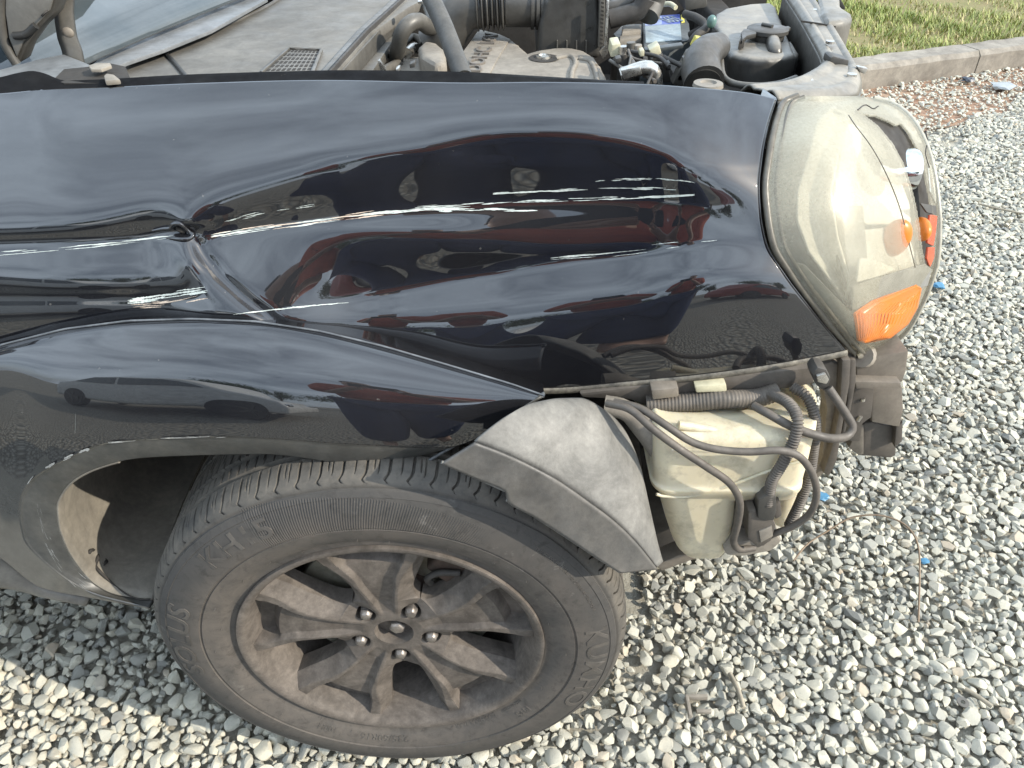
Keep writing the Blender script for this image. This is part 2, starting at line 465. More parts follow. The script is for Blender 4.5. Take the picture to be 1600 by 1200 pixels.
# hazed headlamp lens: part clear, part milky yellowed
def lens_mat():
    m, nt, b = newmat('hazed_lens')
    nt.nodes.remove(b)
    o = nt.nodes['Material Output']
    tr = node(nt, 'ShaderNodeBsdfTransparent'); tr.inputs['Color'].default_value = (0.96, 0.945, 0.895, 1)
    df = node(nt, 'ShaderNodeBsdfDiffuse'); tl = node(nt, 'ShaderNodeBsdfTranslucent')
    n = ramp(nt, noise(nt, 10, 6, 0.6), 0.3, 0.7)
    c = mixc(nt, n, (0.74, 0.705, 0.585), (0.66, 0.635, 0.545))
    lk(nt, c, df.inputs['Color']); lk(nt, c, tl.inputs['Color'])
    m1 = node(nt, 'ShaderNodeMixShader'); m1.inputs[0].default_value = 0.35
    lk(nt, df.outputs[0], m1.inputs[1]); lk(nt, tl.outputs[0], m1.inputs[2])
    # haze heavier on top, clearer towards the lower front
    tc_ = node(nt, 'ShaderNodeTexCoord'); sx = node(nt, 'ShaderNodeSeparateXYZ'); lk(nt, tc_.outputs['Object'], sx.inputs[0])
    hz = ramp(nt, sx.outputs['Z'], 0.80, 1.0, 0.17, 0.38)
    fine = ramp(nt, noise(nt, 260, 3, 0.7), 0.3, 0.75, -0.07, 0.07)
    hz = math_(nt, 'ADD', math_(nt, 'ADD', hz, fine), ramp(nt, noise(nt, 7, 5), 0.3, 0.7, -0.08, 0.08))
    m2 = node(nt, 'ShaderNodeMixShader')
    lk(nt, hz, m2.inputs[0]); lk(nt, tr.outputs[0], m2.inputs[1]); lk(nt, m1.outputs[0], m2.inputs[2])
    gl = node(nt, 'ShaderNodeBsdfGlossy'); gl.inputs['Roughness'].default_value = 0.30; gl.inputs['Color'].default_value = (0.55, 0.55, 0.52, 1)
    fr = node(nt, 'ShaderNodeFresnel'); fr.inputs['IOR'].default_value = 1.45
    m3 = node(nt, 'ShaderNodeMixShader')
    lk(nt, math_(nt, 'MULTIPLY', fr.outputs[0], 0.22), m3.inputs[0]); lk(nt, m2.outputs[0], m3.inputs[1]); lk(nt, gl.outputs[0], m3.inputs[2])
    lk(nt, m3.outputs[0], o.inputs['Surface'])
    return m
M['lens'] = lens_mat()
M['reflector'] = mat('silver_reflector', (0.56, 0.555, 0.53), 0.6, 0.0, (0.50, 0.495, 0.475), 20)
M['bezel'] = mat('grey_lamp_bezel', (0.20, 0.20, 0.19), 0.45, 0.0, (0.16, 0.16, 0.15), 20, 0, None, 0.3)
M['seal'] = mat('dusty_lamp_seal', (0.12, 0.11, 0.09), 0.6, 0, (0.20, 0.17, 0.12), 40, 0.2, 200, 0.4, 30)

def glass_mat():
    m, nt, b = newmat('windscreen_glass')
    b.inputs['Base Color'].default_value = (0.05, 0.06, 0.06, 1)
    b.inputs['Roughness'].default_value = 0.04
    n = ramp(nt, noise(nt, 6, 6, 0.65), 0.35, 0.75, 0.05, 0.30)
    lk(nt, mixc(nt, n, (0.035, 0.048, 0.055), (0.22, 0.225, 0.225)), b.inputs['Base Color'])
    b.inputs['Coat Weight'].default_value = 1.0
    b.inputs['Coat Roughness'].default_value = 0.02
    return m
M['glass'] = glass_mat()

# tyre: brown dust on the sidewall, worn grey tread, fine radial hatching in two bands
def tyre_mat():
    m, nt, b = newmat('dusty_tyre')
    tcn = node(nt, 'ShaderNodeTexCoord'); sx = node(nt, 'ShaderNodeSeparateXYZ'); lk(nt, tcn.outputs['Object'], sx.inputs[0])
    zz = math_(nt, 'SUBTRACT', sx.outputs['Z'], 0.335)
    r = math_(nt, 'SQRT', math_(nt, 'ADD', math_(nt, 'MULTIPLY', zz, zz), math_(nt, 'MULTIPLY', sx.outputs['X'], sx.outputs['X'])))
    a = math_(nt, 'ARCTAN2', zz, sx.outputs['X'])
    n1 = noise(nt, 14, 6, 0.65)
    inner = ramp(nt, math_(nt, 'ADD', r, ramp(nt, n1, 0.3, 0.7, -0.01, 0.01)), 0.262, 0.300, 1.0, 0.30)
    patch = ramp(nt, noise(nt, 15, 9, 0.75, None, 0.8), 0.34, 0.66, 0.35, 1.12)
    f = math_(nt, 'MULTIPLY', inner, patch)
    c = mixc(nt, f, (0.050, 0.049, 0.047), (0.112, 0.098, 0.085))
    chalk = math_(nt, 'MULTIPLY', ramp(nt, noise(nt, 35, 5, 0.7), 0.60, 0.68), ramp(nt, noise(nt, 5, 3), 0.48, 0.6))
    c = mixc(nt, math_(nt, 'MULTIPLY', chalk, 0.5), c, (0.22, 0.205, 0.185))
    tread = ramp(nt, r, 0.322, 0.332)
    ct = mixc(nt, ramp(nt, noise(nt, 26, 6, 0.7), 0.3, 0.72), (0.06, 0.057, 0.052), (0.135, 0.12, 0.10))
    c = mixc(nt, tread, c, ct)
    sp_ = ramp(nt, noise(nt, 230, 3, 0.6, None, 2.0), 0.70, 0.78)
    c = mixc(nt, math_(nt, 'MULTIPLY', sp_, 0.30), c, (0.24, 0.225, 0.205))
    dk = ramp(nt, noise(nt, 60, 7, 0.75, None, 0.5), 0.30, 0.48, 0.62, 1.0)
    vm = node(nt, 'ShaderNodeVectorMath', operation='SCALE'); lk(nt, c, vm.inputs[0]); lk(nt, dk, vm.inputs['Scale']); c = vm.outputs[0]
    lk(nt, c, b.inputs['Base Color'])
    b.inputs['Roughness'].default_value = 0.78
    b.inputs['Specular IOR Level'].default_value = 0.3
    hat = math_(nt, 'SINE', math_(nt, 'ADD', math_(nt, 'MULTIPLY', a, 560.0), math_(nt, 'MULTIPLY', r, 300.0)))
    am = math_(nt, 'MULTIPLY', ramp(nt, a, 1.05, 1.12), ramp(nt, a, 2.05, 2.1, 1, 0))
    rm = math_(nt, 'MULTIPLY', ramp(nt, r, 0.264, 0.266), ramp(nt, math_(nt, 'ADD', r, math_(nt, 'MULTIPLY', a, -0.028)), 0.268, 0.270, 1, 0))
    h = math_(nt, 'MULTIPLY', math_(nt, 'MULTIPLY', hat, am), rm)
    h = math_(nt, 'ADD', math_(nt, 'MULTIPLY', h, 0.5), math_(nt, 'MULTIPLY', noise(nt, 240, 4, 0.7), 0.35))
    lk(nt, bump(nt, h, 0.7, 0.0012), b.inputs['Normal'])
    return m
M['tyre'] = tyre_mat()
M['tyre_text'] = mat('tyre_lettering', (0.05, 0.047, 0.043), 0.75, 0, (0.08, 0.071, 0.062), 40, 0.1, 300, 0.2, 30)
# ------------------------------------------------------------------ setting: ground, gravel, kerb, grass
def ground_mat():
    m, nt, b = newmat('gravel_ground')
    tcn = node(nt, 'ShaderNodeTexCoord')
    vo = node(nt, 'ShaderNodeTexVoronoi'); vo.inputs['Scale'].default_value = 38
    lk(nt, tcn.outputs['Object'], vo.inputs['Vector'])
    n = noise(nt, 3, 5)
    c = mixc(nt, ramp(nt, vo.outputs['Distance'], 0.25, 0.6), (0.40, 0.385, 0.335), (0.16, 0.15, 0.125))
    c = mixc(nt, math_(nt, 'MULTIPLY', ramp(nt, n, 0.3, 0.7), 0.4), c, (0.33, 0.30, 0.245))
    lk(nt, c, b.inputs['Base Color']); b.inputs['Roughness'].default_value = 0.95
    inv = math_(nt, 'SUBTRACT', 1.0, vo.outputs['Distance'])
    lk(nt, bump(nt, inv, 1.0, 0.02), b.inputs['Normal'])
    return m
def sheet(name, pts, z, m, kind='structure'):
    me = bpy.data.meshes.new(name)
    me.from_pydata([(float(p[0]), float(p[1]), z) for p in pts], [], [tuple(range(len(pts)))]); me.update()
    o = link(name, me, m, None, None, False)
    return tag(o, kind=kind)
g = sheet('ground', [(-70, -70), (70, -70), (70, 70), (-70, 70)], -0.012, ground_mat())
tag(g, 'pale gravel yard ground under the damaged black car')

K0 = atz(1350, 139, 0.0)[:2]; K1 = atz(1600, 104, 0.0)[:2]
KD = (K1 - K0) / np.linalg.norm(K1 - K0); KN = np.array([-KD[1], KD[0]])     # along / away from the camera
def kp(s, t): return K0 + KD * s + KN * t
# packed red dirt in front of the kerb and sandy dust showing between the stones
def dirt_mat(name, c0, c1, c2):
    m, nt, b = newmat(name)
    c = mixc(nt, ramp(nt, noise(nt, 7, 6, 0.65), 0.35, 0.65), c0, c1)
    c = mixc(nt, ramp(nt, noise(nt, 60, 5, 0.7), 0.5, 0.7), c, c2)
    lk(nt, c, b.inputs['Base Color']); b.inputs['Roughness'].default_value = 1.0
    lk(nt, bump(nt, noise(nt, 160, 5, 0.75), 1.0, 0.006), b.inputs['Normal'])
    return m
s_ = sheet('dirt_strip', [kp(-9, -0.62), kp(-2, -0.70), kp(0.0, -0.62), kp(0.6, -0.72), kp(1.3, -0.6), kp(2.2, -0.75), kp(4, -0.7), kp(9, -0.7), kp(9, 0.02), kp(-9, 0.02)], -0.004,
           dirt_mat('red_dirt', (0.31, 0.18, 0.115), (0.36, 0.25, 0.17), (0.20, 0.12, 0.085)))
tag(s_, 'strip of red brown dirt along the foot of the concrete kerb')
s_ = sheet('sand_bed', [(-1.6, -0.6), (2.2, -0.6), (4.5, 3.0), (-1.6, 3.0)], -0.007, dirt_mat('pale_sand', (0.40, 0.375, 0.31), (0.33, 0.31, 0.255), (0.46, 0.435, 0.365)))
tag(s_, 'pale sandy dust showing between the gravel stones')

# kerb: separate cast pieces with open joints
kerb = empty('concrete_kerb', (float(kp(0.6, 0)[0]), float(kp(0.6, 0)[1]), 0), 'low weathered concrete kerb between the gravel yard and the grass verge', 'kerb')
ang = math.atan2(KD[1], KD[0])
for i in range(-5, 9):
    c = kp(i * 1.0 + 0.30, 0.075)
    bm = bmesh.new()
    prof = [(0, -0.1), (0, 0.098), (0.022, 0.122), (0.15, 0.126), (0.15, -0.1)]
    L = 0.993
    nseg = 14
    rows = []
    for k in range(nseg + 1):
        s = i * 1.0 - 0.2 + L * k / nseg
        row = []
        for (t, z) in prof:
            j = random.uniform(-1, 1) * 0.0035
            q = kp(s, t + j)
            row.append(bm.verts.new((q[0], q[1], z + random.uniform(-1, 1) * 0.003)))
        rows.append(row)
    for k in range(nseg):
        for j in range(len(prof) - 1):
            bm.faces.new((rows[k][j], rows[k + 1][j], rows[k + 1][j + 1], rows[k][j + 1]))
    bm.faces.new(rows[0]); bm.faces.new(rows[-1][::-1])
    bmobj('kerb_stone', bm, M['concrete'], kerb, 30)

# grass verge behind the kerb
lawn = sheet('lawn_soil', [kp(-9, 0.14), kp(12, 0.14), kp(14, 22), kp(-14, 22)], 0.10, dirt_mat('lawn_earth', (0.23, 0.19, 0.09), (0.17, 0.17, 0.06), (0.28, 0.17, 0.10)))
tag(lawn, 'patchy earth of the grass verge beyond the kerb')
nb = 46000
u = RNG.random(nb); w = RNG.random(nb)
sx_ = -0.9 + 4.6 * u; tx_ = 0.155 + 3.6 * w ** 1.25
pos = K0 + sx_[:, None] * KD + tx_[:, None] * KN
clump = np.sin(pos[:, 0] * 3.1 + 1.3 * np.sin(pos[:, 1] * 2.7)) + np.sin(pos[:, 1] * 4.3 + pos[:, 0] * 1.9) + 0.8 * np.sin(pos[:, 0] * 11 + pos[:, 1] * 7)
keep = RNG.random(nb) < np.clip(0.72 + 0.32 * clump, 0.07, 1)
pos = pos[keep]; clump = clump[keep]; nb = len(pos)
az = RNG.random(nb) * 2 * PI; hl = (0.016 + 0.032 * RNG.random(nb)) * (1 + 0.25 * clump); lean = 0.3 + 0.9 * RNG.random(nb)
bw = 0.0022 + 0.002 * RNG.random(nb)
dr = np.stack([np.cos(az), np.sin(az)], -1); sd_ = np.stack([-dr[:, 1], dr[:, 0]], -1)
b0 = np.concatenate([pos, np.full((nb, 1), 0.10)], 1)
def off(a, z): return np.concatenate([a, np.broadcast_to(np.asarray(z).reshape(-1, 1), (nb, 1))], 1)
v0 = b0 + off(sd_ * bw[:, None], 0 * hl); v1 = b0 - off(sd_ * bw[:, None], 0 * hl)
mid = b0 + off(dr * (hl * lean * 0.35)[:, None], hl * 0.6)
v2 = mid - off(sd_ * (bw * .8)[:, None], 0 * hl); v3 = mid + off(sd_ * (bw * .8)[:, None], 0 * hl)
tip = b0 + off(dr * (hl * lean)[:, None], hl)
verts = np.stack([v0, v1, v2, v3, tip], 1).reshape(-1, 3)
i5 = np.arange(nb)[:, None] * 5
fq = (i5 + np.array([[0, 1, 2, 3]])); ft = (i5 + np.array([[3, 2, 4, 4]]))
tri = np.concatenate([i5 + np.array([[0, 1, 2]]), i5 + np.array([[0, 2, 3]]), i5 + np.array([[3, 2, 4]])], 0)
gm, nt, b = newmat('grass_blades')
at_ = node(nt, 'ShaderNodeAttribute', attribute_name='tone')
c = mixc(nt, ramp(nt, at_.outputs['Fac'], 0.0, 0.62), (0.17, 0.22, 0.04), (0.29, 0.31, 0.085))
c = mixc(nt, ramp(nt, at_.outputs['Fac'], 0.62, 1.0), c, (0.42, 0.34, 0.17))
lk(nt, c, b.inputs['Base Color']); b.inputs['Roughness'].default_value = 0.6
grass = npmesh('grass', verts, tri, gm, None, None, False)
tone = np.clip(RNG.random(nb) * 0.85 - 0.12 * clump + 0.1, 0, 1)
a_ = grass.data.attributes.new('tone', 'FLOAT', 'POINT'); a_.data.foreach_set('value', np.repeat(tone, 5).astype(np.float32))
tag(grass, 'short patchy green and straw coloured grass beyond the kerb', kind='stuff')

# gravel: crushed stones, real geometry
def ico(sub):
    bm = bmesh.new(); bmesh.ops.create_icosphere(bm, subdivisions=sub, radius=1.0)
    v = np.array([q.co[:] for q in bm.verts]); f = np.array([[q.index for q in p.verts] for p in bm.faces]); bm.free()
    return v, f
def stone_shapes(sub, n, rng):
    v, f = ico(sub)
    out_ = []
    for k in range(n):
        p = v.copy()
        for j in range(rng.integers(8, 13)):
            d = rng.normal(size=3); d /= np.linalg.norm(d)
            h = rng.uniform(0.38, 0.80)
            e = p @ d - h
            p = p - np.where(e > 0, e, 0)[:, None] * d * 0.985
        p /= np.abs(p).max() * 0.92; p *= rng.uniform(0.75, 1.2, 3) * np.array([1.08, 1.0, 0.74])
        p += rng.normal(size=p.shape) * 0.012
        out_.append(p)
    return np.array(out_), f
def scatter(cand, rad, cell):
    """greedy dart throwing on a hash grid"""
    H = {}; keep = []
    for i in range(len(cand)):
        x, y = cand[i]; r = rad[i]
        gx, gy = int(x / cell), int(y / cell)
        ok = True
        for a in (-1, 0, 1):
            for b in (-1, 0, 1):
                for j in H.get((gx + a, gy + b), ()):
                    dx = cand[j][0] - x; dy = cand[j][1] - y
                    if dx * dx + dy * dy < ((r + rad[j]) * 0.71) ** 2: ok = False; break
                if not ok: break
            if not ok: break
        if ok:
            H.setdefault((gx, gy), []).append(i); keep.append(i)
    return np.array(keep)
def visible_ground(n, rng):
    """random ground points inside (a margin around) the view that the car does not cover"""
    pts = []
    n = int(n * 1.1); x = rng.uniform(-1.35, 4.2, n); y = rng.uniform(-0.45, 4.4, n)
    P = np.stack([x, y, 0 * x], -1) - CAMP
    z = P[:, 1] * _cp - P[:, 2] * _sp
    px = 800 + FPX * P[:, 0] / z; py = 600 - FPX * (P[:, 1] * _sp + P[:, 2] * _cp) / z
    ok = (px > -420) & (px < 2000) & (py > 60) & (py < 1480)
    ok &= ~((px > 330) & (px < 930) & (py < 1080))
    ok &= ~((px < 330) & (py < 820))
    ok &= ~((x < 0.45) & (x > -0.3) & (y > 0.3)) & ~((px < 1150) & (py < 560))
    t = (x - K0[0]) * KN[0] + (y - K0[1]) * KN[1]
    lim = -0.62 + 0.16 * np.sin(x * 5.0) + 0.08 * np.sin(x * 13 + 1)
    p_dirt = np.where(t > lim, 0.10, 1.0) * (t < -0.02)
    ok &= rng.random(n) < p_dirt
    bare = (np.hypot((x - 0.40) / 0.13, (y - 0.165) / 0.055) < 1 + 0.3 * np.sin(x * 60)) | (np.hypot((x - 0.335) / 0.06, (y - 0.10) / 0.05) < 1)
    ok &= (~bare) | (rng.random(n) < 0.25)
    return np.stack([x, y], -1)[ok], z[ok], t[ok], lim[ok]
def build_stones(name, xy, rad, zoff, sub, rng, tone):
    S, f = stone_shapes(sub, 28, rng)
    n = len(xy); nv = S.shape[1]
    k = rng.integers(0, len(S), n)
    # random rotation: mostly lying flat
    az = rng.random(n) * 2 * PI; tl = rng.normal(size=n) * 0.32; ta = rng.random(n) * 2 * PI
    c, s = np.cos(az), np.sin(az)
    P = S[k] * rad[:, None, None]
    X = P[..., 0] * c[:, None] - P[..., 1] * s[:, None]; Y = P[..., 0] * s[:, None] + P[..., 1] * c[:, None]; Z = P[..., 2]
    ca, sa = np.cos(ta)[:, None], np.sin(ta)[:, None]
    X1 = X * ca + Y * sa; Y1 = -X * sa + Y * ca
    ct, st = np.cos(tl)[:, None], np.sin(tl)[:, None]
    X2 = X1 * ct + Z * st; Z2 = -X1 * st + Z * ct
    X = X2 * ca - Y1 * sa; Y = X2 * sa + Y1 * ca
    W = np.stack([X + xy[:, :1], Y + xy[:, 1:], Z2 + zoff[:, None]], -1).reshape(-1, 3)
    F = (f[None] + (np.arange(n) * nv)[:, None, None]).reshape(-1, 3)
    o = npmesh(name, W, F, M['stone'], None, 30)
    a = o.data.attributes.new('tone', 'FLOAT', 'POINT'); a.data.foreach_set('value', np.repeat(tone, nv).astype(np.float32))
    return o
def stone_mat():
    m, nt, b = newmat('crushed_stone')
    at_ = node(nt, 'ShaderNodeAttribute', attribute_name='tone')
    cr = node(nt, 'ShaderNodeValToRGB')
    e = cr.color_ramp.elements
    e[0].position = 0.0; e[0].color = (0.35, 0.34, 0.285, 1)
    e[1].position = 1.0; e[1].color = (0.60, 0.565, 0.46, 1)
    for p, c in ((0.25, (0.44, 0.425, 0.355)), (0.55, (0.495, 0.475, 0.395)), (0.8, (0.54, 0.505, 0.40))):
        q = e.new(p); q.color = (*c, 1)
    for p, c in ((0.03, (0.20, 0.20, 0.185)), (0.95, (0.46, 0.38, 0.28)), (0.92, (0.585, 0.55, 0.445))):
        q = e.new(p); q.color = (*c, 1)
    lk(nt, at_.outputs['Fac'], cr.inputs['Fac'])
    n1 = noise(nt, 70, 5, 0.7); n2 = noise(nt, 400, 4, 0.75)
    c = mixc(nt, math_(nt, 'MULTIPLY', ramp(nt, n1, 0.35, 0.7), 0.40), cr.outputs['Color'], (0.33, 0.325, 0.29))
    c = mixc(nt, math_(nt, 'MULTIPLY', ramp(nt, n2, 0.55, 0.75), 0.5), c, (0.20, 0.20, 0.18))
    lk(nt, c, b.inputs['Base Color']); b.inputs['Roughness'].default_value = 0.92
    b.inputs['Specular IOR Level'].default_value = 0.25
    lk(nt, bump(nt, math_(nt, 'ADD', math_(nt, 'MULTIPLY', n1, 0.6), n2), 0.6, 0.0025), b.inputs['Normal'])
    return m
M['stone'] = stone_mat()
rng = np.random.default_rng(11)
xy, dep, t, lim = visible_ground(480000, rng)
rad = np.clip(rng.lognormal(math.log(0.0083), 0.32, len(xy)), 0.0044, 0.0165)
o_ = np.argsort(-rad + rng.random(len(rad)) * 0.008)
xy, rad, dep, t, lim = xy[o_], rad[o_], dep[o_], t[o_], lim[o_]
kp_ = scatter(xy, rad, 0.032)
xy, rad, dep, t, lim = xy[kp_], rad[kp_], dep[kp_], t[kp_], lim[kp_]
zo = rad * 0.35 + rng.random(len(xy)) * 0.005
tone = rng.random(len(xy))
tone = np.where(t > lim, tone * 0.5 + 0.45, tone)
near = dep < 1.5
g1 = build_stones('gravel', xy[near], rad[near], zo[near], 3 if near.sum() < 1200 else 2, rng, tone[near])
tag(g1, 'loose pale grey crushed gravel around the front wheel', kind='stuff')
g2 = build_stones('gravel', xy[~near], rad[~near], zo[~near], 1, rng, tone[~near])
tag(g2, 'loose pale grey crushed gravel stretching back to the kerb', kind='stuff')
# chips filling the gaps
x2, d2, t2, l2 = visible_ground(60000, rng)
r2 = np.clip(rng.lognormal(math.log(0.0088), 0.2, len(x2)), 0.006, 0.012)
k2 = scatter(x2, r2, 0.03); x2, r2, d2 = x2[k2], r2[k2], d2[k2]
g4 = build_stones('gravel_bed', x2, r2, 0.001 + rng.random(len(x2)) * 0.004, 1, rng, rng.random(len(x2)) * 0.6)
tag(g4, 'lower layer of pale crushed gravel showing in the gaps', kind='stuff')
xs, dp, t2, l2 = visible_ground(26000, rng)
sel = dp < 3.2
xs = xs[sel][:11000]
g3 = build_stones('gravel_chips', xs, rng.uniform(0.003, 0.0075, len(xs)), rng.uniform(-0.004, 0.006, len(xs)), 1, rng, rng.random(len(xs)))
tag(g3, 'small pale chips and grit filling the gaps between stones', kind='stuff')
print('STONES', near.sum(), (~near).sum(), len(xs))
# ------------------------------------------------------------------ the car
car = empty('damaged_car', (-0.9, 0.85, 0.0), 'black car with crumpled front right fender, broken cloudy headlight, missing bumper and raised bonnet', 'car')

def depth_surface(cols, rows_fn, ytop, nrow):
    """Integrate a pressed metal skin from its top edge downwards. For every column the section's slope
    (degrees below horizontal, >90 = undercut) is given at knots; returns a lookup of world points."""
    NC = len(cols)
    PY = np.zeros((NC, nrow)); W = np.zeros((NC, nrow, 3))
    for i, px in enumerate(cols):
        kn = rows_fn(px)
        py = np.linspace(kn[0][0], kn[-1][0], nrow)
        ph = np.radians(pchip([k[0] for k in kn], [k[1] for k in kn], py))
        d = ray(np.full(nrow, px), py)
        p = at(px, py[0], ytop(px)); y, z = p[1], p[2]
        PY[i] = py; W[i, 0] = p
        sn, cs = np.sin(ph), np.cos(ph)
        for k in range(1, nrow):
            s = ((y - CY) * sn[k] - (z - CZ) * cs[k]) / (d[k, 1] * sn[k] - d[k, 2] * cs[k])
            q = CAMP + d[k] * s
            y, z = q[1], q[2]; W[i, k] = q
    # blend small column-to-column jumps
    dist = (W[..., 1] - CY) / ray(np.repeat(np.array(cols)[:, None], nrow, 1), PY)[..., 1]
    return np.array(cols, float), PY, dist
def gblur(A, s):
    k = np.arange(-int(3 * s) - 1, int(3 * s) + 2); w = np.exp(-0.5 * (k / s) ** 2); w /= w.sum()
    n = len(k) // 2
    B = np.concatenate([np.repeat(A[:1], n, 0), A, np.repeat(A[-1:], n, 0)])
    return sum(w[i] * B[i:i + len(A)] for i in range(len(k)))
class Surf:
    '''regular (column, row) grid of distances, smoothed across the columns, cubic lookup'''
    def __init__(self, data, r0, r1, smooth=None):
        cols, PY, D = data
        self.c0, self.dc = cols[0], cols[1] - cols[0]
        self.r0, self.dr = r0, 2.0
        rows = np.arange(r0, r1, 2.0)
        G = np.zeros((len(cols), len(rows)))
        for i in range(len(cols)):
            g = np.interp(rows, PY[i], D[i])
            a = (D[i, 6] - D[i, 0]) / (PY[i, 6] - PY[i, 0]); b = (D[i, -1] - D[i, -7]) / (PY[i, -1] - PY[i, -7])
            lo = rows < PY[i, 0]; hi = rows > PY[i, -1]
            g[lo] = D[i, 0] + a * (rows[lo] - PY[i, 0]); g[hi] = D[i, -1] + b * (rows[hi] - PY[i, -1])
            G[i] = g
        if smooth is not None: G = smooth(G, cols, rows)
        else: G = gblur(G, 3.0)
        self.G = gblur(G.T, 1.4).T
    def dist(self, px, py):
        px = np.asarray(px, float); py = np.asarray(py, float)
        G = self.G
        u = np.clip((px - self.c0) / self.dc, 1.0, G.shape[0] - 2.001); v = np.clip((py - self.r0) / self.dr, 1.0, G.shape[1] - 2.001)
        i = u.astype(int); j = v.astype(int); f = u - i; g = v - j
        def w(t): return ((1 - t) ** 3 / 6, (3 * t ** 3 - 6 * t * t + 4) / 6, (-3 * t ** 3 + 3 * t * t + 3 * t + 1) / 6, t ** 3 / 6)
        wu, wv = w(f), w(g); s = 0
        for a in range(4):
            ia = np.clip(i + a - 1, 0, G.shape[0] - 1)
            s = s + wu[a] * sum(wv[b] * G[ia, np.clip(j + b - 1, 0, G.shape[1] - 1)] for b in range(4))
        return s
    def at(self, px, py): return ats(px, py, self.dist(px, py))
class OldSurf:
    def __init__(self, data): self.cols, self.PY, self.D = data
    def dist(self, px, py):
        px = np.asarray(px, float); py = np.asarray(py, float)
        c = np.clip(px, self.cols[0], self.cols[-1])
        i = np.clip(np.searchsorted(self.cols, c) - 1, 0, len(self.cols) - 2)
        t = (c - self.cols[i]) / (self.cols[i + 1] - self.cols[i])
        n = self.PY.shape[1]
        def col(k):
            a = self.PY[k, 0]; b = self.PY[k, -1]
            u = np.clip((py - a) / (b - a), 0, 1) * (n - 1)
            j = np.clip(u.astype(int), 0, n - 2); f = u - j
            return self.D[k, j] * (1 - f) + self.D[k, j + 1] * f
        return col(i) * (1 - t) + col(i + 1) * t
    def at(self, px, py): return ats(px, py, self.dist(px, py))

# --- feature lines of the crumpled fender, as (column, row) in the photograph
fK0 = cv([(-160, 152), (0, 146), (67, 140), (169, 136), (304, 130), (506, 125), (736, 129), (838, 128), (1000, 131), (1089, 137), (1170, 145), (1215, 155), (1340, 180)])
fK1 = cv([(-160, 366), (0, 362), (90, 358), (140, 353), (190, 343), (225, 335), (250, 333), (272, 338), (290, 347), (299, 344), (318, 331), (337, 320), (371, 307), (430, 289), (500, 269), (600, 247), (669, 235), (753, 216), (803, 211), (870, 211), (939, 217), (1006, 230), (1040, 246), (1068, 266), (1090, 282), (1110, 286), (1153, 304), (1180, 331), (1215, 372), (1340, 440)])
fK3 = cv([(-160, 380), (0, 377), (150, 371), (280, 364), (300, 364), (400, 352), (500, 339), (600, 327), (669, 321), (719, 317), (838, 312), (972, 310), (1090, 318), (1130, 335), (1180, 358), (1215, 380), (1340, 450)])
fK5 = cv([(-160, 436), (0, 440), (100, 447), (200, 446), (280, 438), (308, 424), (322, 404), (340, 392), (400, 375), (500, 368), (601, 370), (702, 377), (804, 388), (860, 391), (905, 390), (972, 388), (1040, 378), (1102, 374), (1197, 384), (1340, 455)])
fK7 = cv([(-160, 470), (0, 468), (200, 468), (290, 470), (330, 478), (400, 484), (500, 474), (601, 455), (702, 434), (787, 423), (871, 407), (972, 398), (1040, 387), (1102, 381), (1197, 390), (1340, 462)])
fK8 = cv([(-160, 490), (0, 488), (200, 484), (330, 486), (420, 498), (500, 506), (600, 508), (750, 503), (850, 496), (950, 488), (1010, 478), (1060, 458), (1120, 442), (1200, 440), (1340, 480)])
fTop = cv([(-170, 600), (-80, 568), (0, 540), (100, 515), (200, 502), (300, 499), (400, 503), (500, 518), (600, 542), (700, 571), (800, 601), (852, 619)])
fBot = cv([(-160, 640), (0, 560), (100, 536), (200, 523), (300, 520), (400, 525), (500, 540), (600, 562), (700, 590), (800, 612), (850, 613), (1000, 601), (1100, 591), (1200, 577), (1325, 553), (1345, 548)])
left = cv([(-160, 1), (285, 1), (330, 0), (1345, 0)])
mid_ = cv([(-160, 0), (330, 0), (450, 0.2), (660, 1), (1000, 1), (1060, .8), (1150, .3), (1345, 0.2)])
